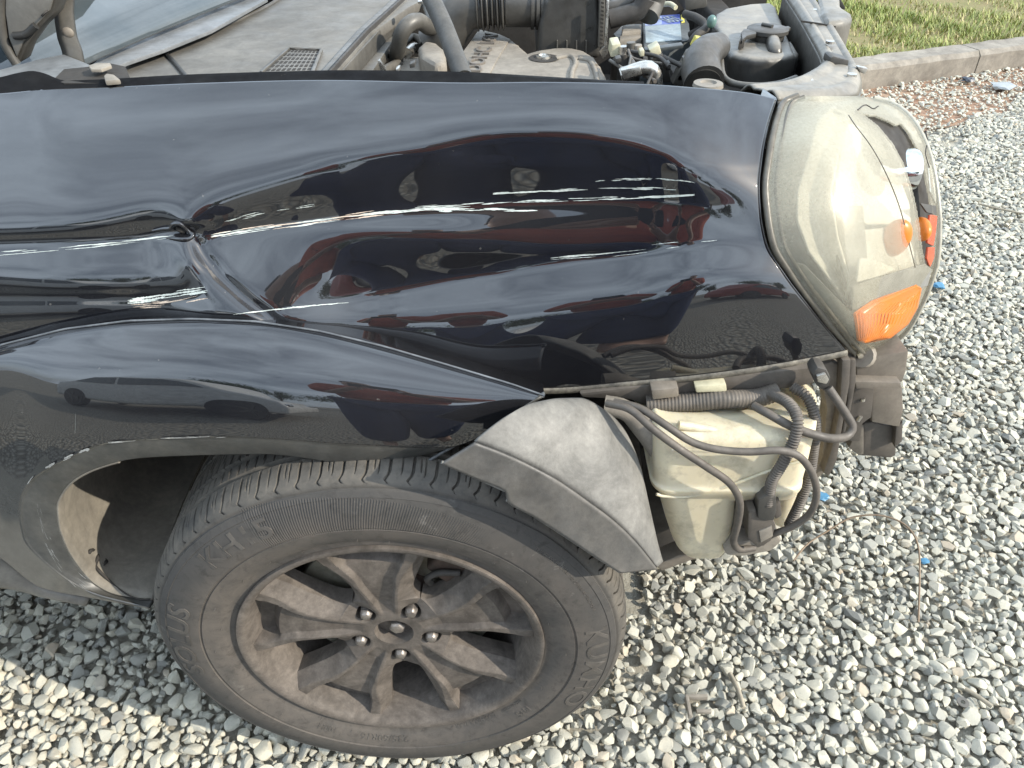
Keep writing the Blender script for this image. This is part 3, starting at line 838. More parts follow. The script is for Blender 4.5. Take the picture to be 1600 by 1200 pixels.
def fender_knots(px):
    L = float(left(px)); Md = float(mid_(px))
    k0, k1, k3, k5, k7, k8, kb = (float(f(px)) for f in (fK0, fK1, fK3, fK5, fK7, fK8, fBot))
    fr = float(np.clip((px - 1085) / 90, 0, 1))            # near the lamp the section is simply convex
    a = [(k0, 27), (k0 + 0.5 * (k1 - k0), 40), (k1 - 0.13 * (k1 - k0), 52), (k1, 77)]
    if k3 - k1 > 40:
        a += [(k1 + 14, 85), (k1 + 0.45 * (k3 - k1), 93 - 10 * fr), (k3 - 4, 90 - 8 * fr)]
    else:
        a += [(k1 + 0.45 * (k3 - k1), 88), (k3 - 2, 90 - 8 * fr)]
    a += [(k3 + 7, 66 + 8 * fr)]
    tr = float(np.clip((px - 700) / 80, 0, 1))
    lit = 58 * L + (1 - L) * ((50 * (1 - tr) + 64 * tr) * (1 - fr) + 68 * fr)
    a += [(k3 + 0.5 * (k5 - k3), lit)]
    a += [(k5 - 3, (73 * L + 53 * (1 - L)) * (1 - Md) + 74 * Md)]
    g = k7 - k5
    if g > 9:
        a += [(k5 + 0.4 * g, 84 * L + (1 - L) * (51 * (1 - Md) + 92 * Md))]
        a += [(k7 - 2, 78 * L + (1 - L) * (53 * (1 - Md) + 86 * Md))]
    a += [(k7 + 6, 70 * L + (1 - L) * 49)]
    a += [(0.5 * (k7 + k8) + 3, 74 * L + (1 - L) * 51), (k8, 77 * L + (1 - L) * (71 - 5 * float(np.clip((900 - px) / 80, 0, 1))))]
    mq = float(np.clip((px - 400) / 80, 0, 1) * np.clip((860 - px) / 100, 0, 1))
    a += [(k8 + 0.4 * (kb - k8), 86 - 15 * mq), (kb, 93 - 25 * mq)]
    # guard against knots out of order
    o_ = [a[0]]
    for q in a[1:]:
        o_.append((max(q[0], o_[-1][0] + 1.5), q[1]))
    return o_
fender_ytop = cv([(-160, 0.290), (300, 0.288), (700, 0.272), (950, 0.265), (1100, 0.275), (1215, 0.305), (1345, 0.36)])
cols = np.arange(-160, 1345, 5.0)
dat = depth_surface(cols, fender_knots, fender_ytop, 260)
def fsmooth(G, cols, rows):
    c, r = cols[:, None], rows[None, :]
    # the pinch itself and the fold running from it down to the arch
    G = G + 0.011 * np.exp(-((c - 291) / 17.0) ** 2 - ((r - 361) / 8.0) ** 2)
    fx = np.array([300, 318, 345, 385, 430, 470]); fy = np.array([366, 398, 432, 468, 502, 530])
    xl = np.interp(r, fy, fx)
    dd = (c - xl) * 0.72
    tap = np.clip((r - 362) / 16, 0, 1) * np.clip((535 - r) / 40, 0, 1)
    G = G + tap * (0.0075 * np.exp(-(dd / 9.0) ** 2) - 0.004 * np.exp(-((dd + 26) / 16.0) ** 2))
    s1, s2, s3, s4 = gblur(G, 1.0), gblur(G, 3.5), gblur(G, 9.0), gblur(G, 15.0)
    kf = tap * np.exp(-(dd / 40.0) ** 2)
    k = np.exp(-((c - 292) / 45.0) ** 2 - ((r - 364) / 24.0) ** 2)            # keep the pinch crisp
    w3 = np.clip(np.exp(-((c - 300) / 110.0) ** 2) * np.clip((345 - r) / 60, 0, 1) + np.clip((c - 1040) / 70, 0, 1) * 0.8 + 0.5 * np.exp(-((c - 310) / 60.0) ** 2) * np.clip((r - 390) / 40, 0, 1) + 0.85 * np.clip((c - 520) / 80, 0, 1) * np.clip((r - 258) / 40, 0, 1), 0, 1)
    w4 = np.clip((c - 470) / 60, 0, 1) * np.clip((1060 - c) / 60, 0, 1) * np.clip((r - 240) / 20, 0, 1) * np.clip((400 - r) / 60, 0, 1) * 0.9
    A = s2 * (1 - w3) + s3 * w3
    A = A * (1 - w4) + s4 * w4
    k = np.maximum(k, kf)
    return A * (1 - k) + s1 * k
FEND = Surf(dat, 90.0, 700.0, fsmooth)
fR = cv([(145, 1216), (155, 1213), (200, 1199), (250, 1190), (292, 1186), (330, 1188), (380, 1197), (430, 1226), (480, 1264), (520, 1297), (553, 1324), (560, 1330)])
NU, NV = 340, 270
uu = np.linspace(0, 1, NU); vv = np.linspace(0, 1, NV)
PX = np.zeros((NU, NV)); PYY = np.zeros((NU, NV))
for j, v in enumerate(vv):
    # rows run from top edge to bottom edge; right end follows the lamp gap
    right_top, right_bot = (1214, 155), (1325, 553)
    pr = np.array([np.interp(v, [0, 1], [155, 553])])
    xr = float(fR(pr)[0])
    x = -150 + (xr + 150) * uu
    a = fK0(x); b = fBot(x)
    yv = a + (b - a) * v
    # at the right end rows must land on the lamp edge
    PX[:, j] = x; PYY[:, j] = yv
for j in range(NV):
    for it in range(3):
        xr = fR(PYY[-1:, j])[0]
        PX[:, j] = -150 + (xr + 150) * uu
        a = fK0(PX[:, j]); b = fBot(PX[:, j]); PYY[:, j] = a + (b - a) * vv[j]
Wf = FEND.at(PX, PYY)
print('FENDER y at top/bottom', [(int(c), FEND.at(c, float(fK0(c)) + 1)[1].round(3), FEND.at(c, float(fBot(c)) - 1)[1].round(3), FEND.at(c, float(fBot(c)) - 1)[2].round(3)) for c in (0, 200, 310, 500, 800, 1000, 1200, 1320)])
fender = grid('fender', Wf, M['paint'], car, 0.0, flip=True, angle=180)
fender.modifiers.new('thickness', 'SOLIDIFY').thickness = 0.0012
fender.modifiers['thickness'].offset = -1
fender['label'] = 'crumpled glossy black front fender with a long scratched dent'

# scraped paint along the crease: thin bare streaks lying on the skin
def streak_mat(name, col, dens):
    m, nt, b = newmat(name)
    b.inputs['Base Color'].default_value = (*col, 1); b.inputs['Roughness'].default_value = 0.45
    return m
M['scrape'] = mat('bare_paint_and_reflection', (0.62, 0.66, 0.62), 0.4, 0, (0.45, 0.50, 0.47), 60)
M['filler_and_reflection'] = mat('tan_filler_and_reflection', (0.62, 0.50, 0.40), 0.5, 0, (0.5, 0.42, 0.34), 60)
def scrapes(name, line, n, w, spread, lens_, mt, seed, lift=0.0009, S=None, parent=None):
    S = S or FEND; parent = parent or fender
    r_ = np.random.default_rng(seed)
    P = resample(line, 400)
    V_, F_ = [], []
    for k in range(n):
        c = r_.uniform(0, 399); L = r_.uniform(*lens_) * 400
        i0 = int(max(0, c - L / 2)); i1 = int(min(399, c + L / 2))
        if i1 - i0 < 4: continue
        m_ = max(5, (i1 - i0) // 4)
        idx = np.linspace(i0, i1, m_).astype(int)
        offy = r_.normal() * spread
        px = P[idx, 0]; py = P[idx, 1] + offy + np.cumsum(r_.normal(size=m_)) * 0.12
        wd = w * r_.uniform(0.4, 1.0) * (np.sin(np.linspace(0.05, PI - 0.05, m_)) ** 0.5) * r_.uniform(0.5, 1.3, m_)
        A = S.at(px, py - wd / 2); B = S.at(px, py + wd / 2)
        lv = np.array([0, -0.7, 0.7]) * lift
        b0 = len(V_)
        for a, b in zip(A, B): V_ += [a + lv, b + lv]
        for i in range(m_ - 1): F_.append((b0 + 2 * i, b0 + 2 * i + 1, b0 + 2 * i + 3, b0 + 2 * i + 2))
    me = bpy.data.meshes.new(name); me.from_pydata([tuple(map(float, q)) for q in V_], [], F_); me.update()
    o = link(name, me, mt, parent, None)
    tag(o, kind='stuff')
    return o
crl = [(330, 369), (400, 357), (500, 343), (600, 331), (700, 323), (800, 316), (900, 312), (1000, 309), (1085, 305)]
scrapes('scratch_and_reflection', crl[:6], 30, 1.4, 2.2, (0.03, 0.20), M['scrape'], 3)
scrapes('scratch_and_reflection', crl[:4], 14, 1.8, 3.0, (0.05, 0.3), M['filler_and_reflection'], 4)
scrapes('scratch_and_reflection', [(520, 339), (600, 333), (680, 328), (760, 328), (840, 328)], 22, 2.4, 1.5, (0.05, 0.2), M['scrape'], 5)
scrapes('scratch_and_reflection', crl[5:], 34, 1.6, 1.0, (0.03, 0.2), M['scrape'], 6)
scrapes('scratch_and_reflection', [(770, 303), (850, 299), (940, 295), (1030, 296), (1080, 297)], 26, 1.7, 0.9, (0.04, 0.2), M['scrape'], 7)
scrapes('scratch_and_reflection', [(930, 284), (1000, 280), (1060, 282), (1092, 287)], 14, 1.2, 0.7, (0.05, 0.3), M['scrape'], 8)
scrapes('scratch_and_reflection', [(-100, 402), (0, 396), (100, 388), (200, 379), (290, 369)], 20, 1.2, 2.0, (0.05, 0.3), M['scrape'], 9)
scrapes('scratch_and_reflection', [(860, 404), (950, 396), (1050, 385), (1120, 378)], 14, 1.0, 3.0, (0.05, 0.3), M['scrape'], 10)
scrapes('scratch_and_reflection', [(365, 491), (450, 482), (520, 474), (545, 472)], 3, 1.4, 0.4, (0.5, 0.9), M['scrape'], 12)
scrapes('scratch_and_reflection', [(335, 352), (420, 331), (500, 275 + 44)], 10, 1.0, 1.5, (0.05, 0.2), M['scrape'], 13)

scrapes('scratch_and_reflection', [(200, 470), (235, 466), (275, 460), (325, 452)], 16, 3.2, 2.6, (0.15, 0.5), M['scrape'], 21)  # pale streaks painted in for the white car's reflection
scrapes('scratch_and_reflection', [(205, 478), (260, 474), (330, 462)], 8, 2.0, 2.6, (0.15, 0.5), M['filler_and_reflection'], 22)  # tan streaks belonging to the same painted reflection
# torn fold where the crease pinches
fo = [(240, 361), (256, 358), (268, 357), (272, 351), (282, 350), (291, 357), (297, 363), (303, 367), (298, 373), (284, 374), (262, 372)]
tube('crumple_fold', [tuple(FEND.at(a, b) + np.array([0, -0.002, 0.0015])) for a, b in fo], [0.0012, 0.002, 0.0026, 0.0028, 0.0026, 0.0024, 0.0026, 0.0024, 0.002, 0.001], M['paint'], fender, 10, 0.003)
tube('crumple_hole', [tuple(FEND.at(a, b) + np.array([0, -0.001, 0.0005])) for a, b in ((276, 357), (284, 360), (290, 363))], [0.002, 0.0038, 0.0018], M['void'], fender, 8, 0.003)
# rolled lower hem, gritty with road dirt
hx = np.linspace(640, 1324, 120)
M['hem'] = mat('gritty_wing_hem', (0.03, 0.03, 0.028), 0.7, 0, (0.16, 0.15, 0.12), 120, 0.3, 300, 0.4, 60, up=0.2, grunge=0.5)
ha = FEND.at(hx, fBot(hx) - 7) + np.array([0, -0.0012, 0]); hb = FEND.at(hx, fBot(hx) + 1) + np.array([0, -0.0016, 0])
grid('fender_hem', np.stack([ha, (ha + hb) / 2 + np.array([0, -0.0006, 0]), hb, hb + np.array([0, 0.004, -0.004]), hb + np.array([0, 0.016, -0.003])], 1), M['hem'], car, 0.001, angle=60)
# inner flange of the fender under the bonnet gap, with its rubber strip
fl_top = [(-150, 134), (-60, 128), (0, 122), (25, 116), (50, 112), (70, 116), (84, 122), (100, 127), (140, 126), (287, 118), (439, 113), (540, 111), (702, 113), (838, 120), (939, 126), (1006, 129)]
tx = resample(fl_top, 160)
lowy = fK0(tx[:, 0])
P0 = FEND.at(tx[:, 0], lowy + 1.0) + np.array([0, 0.0, -0.0015])
Pm = at(tx[:, 0], tx[:, 1], P0[:, 1] + 0.028)
fd = np.stack([P0, P0 * 0.75 + Pm * 0.25 + np.array([0, 0, -0.003]), P0 * .3 + Pm * .7, Pm, Pm + np.array([0, 0.012, -0.012]), Pm + np.array([0, 0.016, -0.06])], 1)
grid('fender_flange', fd, M['flange'], car, 0.001, angle=50)
# the right part of the top edge folds down directly
tx = np.stack([np.linspace(1000, 1214, 40), fK0(np.linspace(1000, 1214, 40))], -1)
P0 = FEND.at(tx[:, 0], tx[:, 1] + 0.5)
fd = np.stack([P0 + np.array([0, 0, -0.001]), P0 + np.array([0, 0.006, -0.004]), P0 + np.array([0, 0.008, -0.05])], 1)
grid('fender_flange', fd, M['paint'], car, 0.001, angle=50)
# front edge return behind the lamp gap
ve = np.linspace(0, 1, 60)
E_ = Wf[-1, np.linspace(0, NV - 1, 60).astype(int)]
fd = np.stack([E_ + np.array([-0.0005, 0, 0]), E_ + np.array([0.001, 0.006, 0]), E_ + np.array([-0.006, 0.04, 0])], 1)
grid('fender_edge', fd, M['paint'], car, 0.001, angle=60)

# --- wheel arch flare
fF1 = cv([(-170, 600), (-60, 580), (0, 572), (67, 590), (169, 598), (270, 600), (337, 606), (439, 623), (540, 633), (620, 640), (700, 642), (780, 634), (855, 624)])
fF2 = cv([(-170, 650), (0, 640), (67, 658), (169, 671), (270, 676), (405, 676), (540, 680), (640, 684), (700, 676), (780, 648), (855, 627)])
def flare_knots(px):
    t, f1, f2 = float(fTop(px)), float(fF1(px)), float(fF2(px))
    a = [(t, -20), (t + 5, 12), (t + 0.14 * (f1 - t) + 5, 30), (t + 0.55 * (f1 - t), 46), (f1, 68), (0.5 * (f1 + f2), 75), (f2, 80), (f2 + 22, 86), (f2 + 60, 88), (1000, 90)]
    o_ = [a[0]]
    for q in a[1:]: o_.append((max(q[0], o_[-1][0] + 1.5), q[1]))
    return o_
flare_ytop = cv([(-180, 0.115), (0, 0.110), (300, 0.106), (600, 0.100), (800, 0.085), (866, 0.075)])
FLAR = Surf(depth_surface(np.arange(-180, 866, 5.0), flare_knots, flare_ytop, 320), 480.0, 1010.0)
outer = [(851, 619), (800, 601), (700, 571), (600, 542), (500, 518), (400, 503), (300, 499), (200, 502), (100, 515), (0, 540), (-80, 568), (-165, 600)]
crease = [(847, 622), (800, 645), (745, 672), (692, 700), (640, 705), (540, 694), (354, 683), (270, 685), (169, 693), (115, 713), (72, 735), (44, 758)]
lipin = [(845, 625), (800, 652), (745, 682), (692, 713), (655, 734), (630, 738), (560, 735), (405, 720), (304, 718), (216, 726), (135, 746), (101, 765)]
# upper shell: outer edge -> crease ; correspondences by arc index
def ringgrid(A, B, n, m, S, ease=None):
    a = resample(A, n); b = resample(B, n)
    t = np.linspace(0, 1, m)
    Q = a[:, None] * (1 - t)[None, :, None] + b[:, None] * t[None, :, None]
    return Q, S.at(Q[..., 0], Q[..., 1])
cre_full = crease + [(30, 785), (28, 812), (35, 840), (60, 872), (110, 910), (160, 938), (205, 952)]
out_full = outer + [(-165, 700), (-165, 790), (-60, 838), (0, 872), (30, 893), (67, 919), (135, 933), (180, 944), (205, 953)]
# split so that corners line up
Q1, W1 = ringgrid(outer, crease[:] + [(-40, 800), (-165, 830)][:0] + [(30, 785)], 260, 90, FLAR)
A = [(851, 619), (700, 571), (500, 518), (300, 499), (100, 515), (0, 540), (-80, 568), (-165, 600), (-165, 700), (-165, 790), (-60, 838), (0, 872), (67, 919), (135, 933), (233, 951)]
B = [(847, 622), (692, 700), (540, 694), (354, 683), (169, 693), (115, 713), (85, 728), (62, 742), (44, 758), (33, 780), (30, 805), (36, 840), (75, 884), (140, 925), (233, 950)]
n_each = 22
def piecewise(P_, n):
    P_ = np.array(P_, float)
    k = np.arange(len(P_)); q = np.linspace(0, len(P_) - 1, n)
    return np.stack([pchip(k, P_[:, 0], q), pchip(k, P_[:, 1], q)], -1)
a = piecewise(A, 300); b = piecewise(B, 300)
t = np.linspace(0, 1, 90)
Q = a[:, None] * (1 - t)[None, :, None] + b[:, None] * t[None, :, None]
W1 = FLAR.at(Q[..., 0], Q[..., 1])
fl = grid('wheel_arch_flare', W1, M['paint_flare'], car, 0.0, angle=180)
md = fl.modifiers.new('thickness', 'SOLIDIFY'); md.thickness = 0.0025; md.offset = -1
fl['label'] = 'glossy black wheel arch flare with dusty scuffed lip'
C = [(845, 625), (692, 713), (560, 736), (405, 720), (216, 726), (150, 740), (120, 753), (103, 765), (90, 781), (82, 802), (84, 828), (98, 868), (142, 924), (178, 941), (234, 949)]
c = piecewise(C, 300)
t = np.linspace(0, 1, 24)
Q = b[:, None] * (1 - t)[None, :, None] + c[:, None] * t[None, :, None]
W2 = FLAR.at(Q[..., 0], Q[..., 1])
W2 = W2 + np.array([0, 0.010, 0]) * (t ** 1.5)[None, :, None] + np.array([0, 0.0015, 0]) * np.clip(t * 14, 0, 1)[None, :, None]
lip = grid('arch_lip', W2, M['lip'], fl, 0.0, angle=60)
md = lip.modifiers.new('thickness', 'SOLIDIFY'); md.thickness = 0.003; md.offset = -1
oe = lresample([(851, 619), (800, 601), (700, 571), (600, 542), (500, 518), (400, 503), (300, 499), (200, 502), (100, 515), (0, 540), (-80, 568), (-150, 594)], 120)
M['seam'] = mat('flare_seam_highlight', (0.16, 0.17, 0.18), 0.35, 0, (0.05, 0.055, 0.06), 30)  # pale tone painting the thin highlight along the flare's top seam
tube('seam_highlight_bead', [tuple(FLAR.at(a, b + 0.5) + np.array([0, 0.0005, 0.0008])) for a, b in oe], 0.0013, M['seam'], fl, 8, 0.008, smooth=False)
# outer edge of the flare returns to the fender
ret = np.stack([W1[:, 0], W1[:, 0] + np.array([0, 0.004, -0.002]), W1[:, 0] + np.array([0, 0.05, -0.02])], 1)
grid('flare_edge', ret, M['paint_flare'], fl, 0.001, angle=60)

M['scuff'] = mat('pale_lip_scuff', (0.34, 0.34, 0.32), 0.6, 0, (0.22, 0.22, 0.21), 60)
scrapes('lip_scuff', [(44, 756), (60, 737), (85, 724), (116, 711), (150, 698)], 9, 4.2, 1.0, (0.05, 0.14), M['scuff'], 31, 0.0026, FLAR, fl)
scrapes('lip_scuff', [(170, 693), (270, 685), (354, 683)], 8, 1.5, 0.8, (0.05, 0.25), M['scuff'], 32, 0.0026, FLAR, fl)
scrapes('lip_scuff', [(60, 790), (70, 830), (100, 880), (150, 925)], 26, 1.4, 9.0, (0.03, 0.12), M['scuff'], 33, 0.0030, FLAR, fl)
M['edge_highlight'] = mat('flare_edge_highlight', (0.12, 0.125, 0.125), 0.4, 0, (0.05, 0.052, 0.055), 40)  # lighter grey that paints the highlight on the flare's lower front edge
fe = lresample([(851, 621), (800, 652), (745, 683), (693, 713), (656, 735), (640, 737.5)], 40)
tube('edge_highlight_bead', [tuple(FLAR.at(a, b) + np.array([0, 0.0085, 0.0])) for a, b in fe], 0.0022, M['edge_highlight'], fl, 8, 0.008, smooth=False)  # bead added to draw the painted edge highlight
# bird dropping streak on the flare
scrapes('dropping', [(119, 645), (118.6, 660), (118, 678)], 3, 6.0, 0.2, (0.9, 0.99), M['scrape'], 36, 0.0012, FLAR, fl)
# --- rear half of the wheel arch liner
edge = W2[95:300, -1]
nw = 26
wv = np.linspace(0, 1, nw)
cx_ = np.array([0, 0, 0.335])
rad_v = edge - cx_; rad_v[:, 1] = 0
rad_v /= np.linalg.norm(rad_v, axis=1)[:, None]
Lw = edge[:, None, :] + np.array([0, 0.42, 0]) * wv[None, :, None] + rad_v[:, None, :] * (0.016 * np.sin(np.clip(wv * 2.2, 0, 1) * PI / 2) + 0.004 * wv)[None, :, None]
M['liner'] = mat('dusty_arch_liner', (0.10, 0.092, 0.08), 0.85, 0, (0.065, 0.06, 0.054), 7, 0.35, 60, 0.9, 7, up=0.1, dcol=(0.235, 0.21, 0.168))
grid('arch_liner', Lw, M['liner'], car, 0.003, angle=50, off=1)
# dark slit and flap seam in the liner
sl = [(139, 864), (142, 860), (147, 860), (152, 866), (153, 872), (150, 880), (150, 886), (156, 893), (165, 902), (182, 917), (200, 930), (218, 936), (235, 936)]
def on_liner(px, py):
    d = ray(px, py); best = None
    L2 = Lw.reshape(-1, 3)
    rel = L2 - CAMP
    s = rel @ d / (d @ d)
    e = np.linalg.norm(rel - s[:, None] * d, axis=1)
    i = np.argsort(e)[:3]
    w = 1 / (e[i] + 1e-6)
    return CAMP + d * ((s[i] * w).sum() / w.sum() - 0.004)
tube('liner_slit', [on_liner(*p) for p in sl], np.interp(np.linspace(0, 1, 13), [0, .5, .6, 1], [0.0028, 0.0022, 0.0012, 0.0010]), M['void'], car, 6, 0.004)
tube('liner_slit', [on_liner(*p) for p in ((164, 873), (166, 876), (165, 880), (162, 884))], [0.0015, 0.003, 0.0025, 0.0008], M['void'], car, 6, 0.003)

# sill trim behind the arch and lower door edge, running on out of the picture
def strip(name, A, B, ya, yb, mt, n=40, m=8, th=0.003):
    a = resample(A, n); b = resample(B, n); t = np.linspace(0, 1, m)
    pa = at(a[:, 0], a[:, 1], np.full(n, ya)); pb = at(b[:, 0], b[:, 1], np.full(n, yb))
    P = pa[:, None] * (1 - t)[None, :, None] + pb[:, None] * t[None, :, None]
    P[..., 1] -= 0.012 * np.sin(PI * t)[None, :]
    return grid(name, P, mt, car, th, angle=60)
yq = float(FLAR.at(0, 870)[1])
M['sill'] = mat('dusty_sill_trim', (0.15, 0.14, 0.122), 0.6, 0, (0.11, 0.10, 0.09), 12, 0.1, 200, 0.55, 14, up=0.2, dcol=(0.24, 0.215, 0.18))
strip('sill_trim', [(-190, 786), (-60, 838), (0, 872), (67, 917), (140, 934)], [(-190, 880), (-60, 909), (0, 919), (67, 927), (140, 940)], yq + 0.02, yq + 0.035, M['sill'])

# --- front part of the arch liner, bare because the bumper is gone
Lx = [(690, 722), (740, 744), (789, 766), (792, 781), (835, 806), (880, 835), (925, 865), (968, 893)]
Mx = [(742, 690), (782, 705), (830, 727), (872, 750), (918, 782), (958, 812), (992, 845), (1026, 887)]
Rx = [(840, 628), (872, 622), (905, 621), (945, 640), (975, 670), (998, 720), (1013, 790), (1026, 886)]
n = 90
l = lresample(Lx, n); l = piecewise(Lx, n); mm = piecewise(Mx, n); rr = piecewise(Rx, n)
pl = at(l[:, 0], l[:, 1], np.linspace(-0.022, -0.019, n)); pm = at(mm[:, 0], mm[:, 1], np.linspace(-0.014, -0.006, n)); pr = at(rr[:, 0], rr[:, 1], np.linspace(0.06, 0.030, n) + 0.05 * np.sin(np.linspace(0, PI, n)))
t = np.linspace(0, 1, 14)
P = pl[:, None] * (1 - t)[None, :, None] + pm[:, None] * t[None, :, None]
ft = grid('liner_flange', P, M['scuffed_plastic'], car, 0.004, angle=50, off=1)
t = np.linspace(0, 1, 24)
P = pm[:, None] * (1 - t)[None, :, None] + pr[:, None] * t[None, :, None] + np.array([0.35, -0.2, 0.9]) * (0.018 * np.sin(PI * t) ** 0.8)[None, :, None]
grid('front_liner', P, M['grey_plastic'], car, 0.004, angle=50, off=-1)
# thin torn edge along the flange's lower border
q = [at(float(x), float(y), -0.023 + 0.003 * k / (len(Lx) - 1)) for k, (x, y) in enumerate(Lx)]
tube('flange_edge', q[3:], 0.0022, M['grey_plastic'], car, 8, 0.005, smooth=False)
tube('flange_edge', q[:3], 0.0022, M['grey_plastic'], car, 8, 0.005, smooth=False)
# ------------------------------------------------------------------ wheel
WZ = 0.335
NPITCH = 76
NT = NPITCH * 20
prof = [(0.030, 0.2035), (0.018, 0.2105), (0.010, 0.2185), (0.0085, 0.224), (0.009, 0.229), (0.004, 0.236), (0.000, 0.246), (-0.003, 0.256), (-0.0046, 0.2645),
        (-0.0033, 0.2655), (-0.0033, 0.2675), (-0.0056, 0.2685), (-0.0062, 0.276), (-0.0058, 0.286), (-0.0040, 0.297), (-0.0015, 0.306), (0.0012, 0.3135), (0.0018, 0.3146), (0.0012, 0.3155), (0.0040, 0.3205),
        (0.0058, 0.3235), (0.0082, 0.3238), (0.0090, 0.3252), (0.0088, 0.3266), (0.0110, 0.3295), (0.0150, 0.3335), (0.0195, 0.3368), (0.0250, 0.3393), (0.0320, 0.3412), (0.0400, 0.3424), (0.0480, 0.3431),
        (0.0500, 0.3431), (0.0515, 0.3362), (0.0580, 0.3362), (0.0595, 0.3434), (0.070, 0.3437), (0.082, 0.3439), (0.0835, 0.3365), (0.091, 0.3365), (0.0925, 0.344), (0.106, 0.344), (0.1175, 0.344),
        (0.1425, 0.344), (0.144, 0.3365), (0.1515, 0.3365), (0.153, 0.3439), (0.176, 0.3434), (0.178, 0.3362), (0.1845, 0.3362), (0.186, 0.3431), (0.203, 0.341), (0.215, 0.337), (0.226, 0.328), (0.232, 0.314), (0.240, 0.28), (0.236, 0.24), (0.226, 0.22), (0.205, 0.2035)]
pr = np.array(prof)
th = np.linspace(0, 2 * PI, NT, endpoint=False)
Rr = np.broadcast_to(pr[:, 1], (NT, len(pr))).copy(); Yy = np.broadcast_to(pr[:, 0], (NT, len(pr))).copy()
pit = np.arange(NT) % 20
pidx = np.arange(NT) // 20
TH = np.broadcast_to(th[:, None], Rr.shape).copy()
jit = np.random.default_rng(5)
for j in range(len(pr)):
    y, r = pr[j]
    if 0.0125 < y < 0.0495 and r > 0.328:
        e = np.clip((0.0245 - y) / 0.013, 0, 1)            # grooves hook round at the shoulder
        TH[:, j] = th + 0.030 * e ** 2
        main = np.isin(pit, (0, 1)) if y > 0.0145 else np.isin(pit, (99,))
        sip = np.isin(pit, (10,)) if 0.022 < y < 0.047 else np.zeros(NT, bool)
        s2 = np.isin(pit, (14,)) & (pidx % 2 == 0) & (0.028 < y < 0.044)
        Rr[main, j] -= 0.0050; Rr[sip | s2, j] -= 0.0032
    elif 0.060 < y < 0.176 and r > 0.34:
        sl_ = 0.9 * (y - 0.1175)
        k = (np.arange(NT) + int(sl_ / (2 * PI * 0.344) * NT)) % 20
        m1 = np.isin(k, (0,)); m2 = np.isin(k, (10,))
        Rr[m1, j] -= 0.0045; Rr[m2, j] -= 0.002
# flat spot on the ground, slight scuffs
Rr += (0.0004 * np.sin(TH * 9) + 0.0003 * np.sin(TH * 23 + 1)) * (pr[:, 1] > 0.32)
P = np.stack([Rr * np.cos(TH), Yy, WZ + Rr * np.sin(TH)], -1)
bot = P[..., 2] < 0.004
P[..., 2] = np.where(bot, 0.004 - 0.25 * (0.004 - P[..., 2]), P[..., 2])
tyre = npmesh('tyre', P.reshape(-1, 3), gridfaces(NT, len(pr), True, False, False), M['tyre'], car, 50)
tyre['label'] = 'worn tyre with brown dust on its sidewall'
sw = pr[1:25]
def wall_y(r): return np.interp(r, sw[:, 1], sw[:, 0])
def arc_text(s, r, deg, size, name='lettering', h=0.0010, bold=0.0, stretch=1.0, mt=None, spacing=1.0):
    me = text_mesh(s, size, 3, 0.5, bold)
    n = len(me.vertices); co = np.zeros(n * 3, np.float32); me.vertices.foreach_get('co', co); co = co.reshape(-1, 3)
    a = R(deg) - co[:, 0] * spacing / r; rr = r + co[:, 1] * stretch
    y = wall_y(rr) - np.where(co[:, 2] > 0, h, -0.0012)
    W = np.stack([rr * np.cos(a), y, WZ + rr * np.sin(a)], -1).astype(np.float32)
    me.vertices.foreach_set('co', W.ravel()); me.update(); me.name = name
    me.materials.clear()
    o = link(name, me, mt or M['tyre_text'], tyre, 20, True)
    return o
arc_text('SOLUS', 0.2955, 174, 0.046, bold=0.0006, stretch=0.95, spacing=1.22)
arc_text('KH15', 0.2955, 126, 0.042, bold=0.0004, stretch=0.95, spacing=1.25)
arc_text('KUMHO', 0.2955, -8, 0.046, bold=0.0006, stretch=0.95, spacing=1.22, h=0.0009)
arc_text('SOLUS', 0.2955, 60 - 360 + 0, 0.030, h=0.0005) if False else None
arc_text('235/60R16', 0.246, 262, 0.018, h=0.0009)
arc_text('100H', 0.246, 240, 0.015, h=0.0008)
arc_text('M+S', 0.250, -62 + 22, 0.016, h=0.0008)
arc_text('DOT H2XM YKAR', 0.2335, 300, 0.0095, h=0.0006)
arc_text('TUBELESS RADIAL', 0.305, 42, 0.0085, h=0.0006)
arc_text('TREADWEAR 440 TRACTION A', 0.303, 27, 0.006, h=0.0005)
arc_text('MADE IN KOREA', 0.2335, 318, 0.006, h=0.0005)
# mould hairs (little rubber nibs) round the bead area
bm = bmesh.new()
for k in range(26):
    a = 2 * PI * k / 26 + random.uniform(-.06, .06); r = random.choice((0.233, 0.24, 0.252))
    y = float(wall_y(r))
    p = Vector((r * math.cos(a), y, WZ + r * math.sin(a)))
    bmesh.ops.create_cone(bm, cap_ends=True, segments=5, radius1=0.0006, radius2=0.0003, depth=0.004, matrix=Matrix.Translation(p + Vector((0, -0.0015, 0))) @ Matrix.Rotation(R(90 + random.uniform(-30, 30)), 4, 'X'))
o = bmobj('rubber_nibs', bm, M['tyre_text'], tyre); tag(o, kind='stuff')

# rim: outer flange and barrel
lipprof = [(0.0150, 0.2062), (0.0085, 0.2085), (0.0050, 0.2120), (0.0030, 0.2170), (0.0035, 0.2205), (0.0080, 0.2212), (0.016, 0.219)]
rimE = lathe('wheel_rim', lipprof[::-1], M['rim'], car, n=220, angle=60)
rimE['label'] = 'dusty bare grey alloy rim with five split spokes'
bar = [(0.0150, 0.2062), (0.0190, 0.2050), (0.024, 0.2030), (0.040, 0.1965), (0.060, 0.1945), (0.10, 0.188), (0.16, 0.184), (0.21, 0.186)]
lathe('rim_barrel', bar[::-1], M['rim'], rimE, n=180, angle=50)
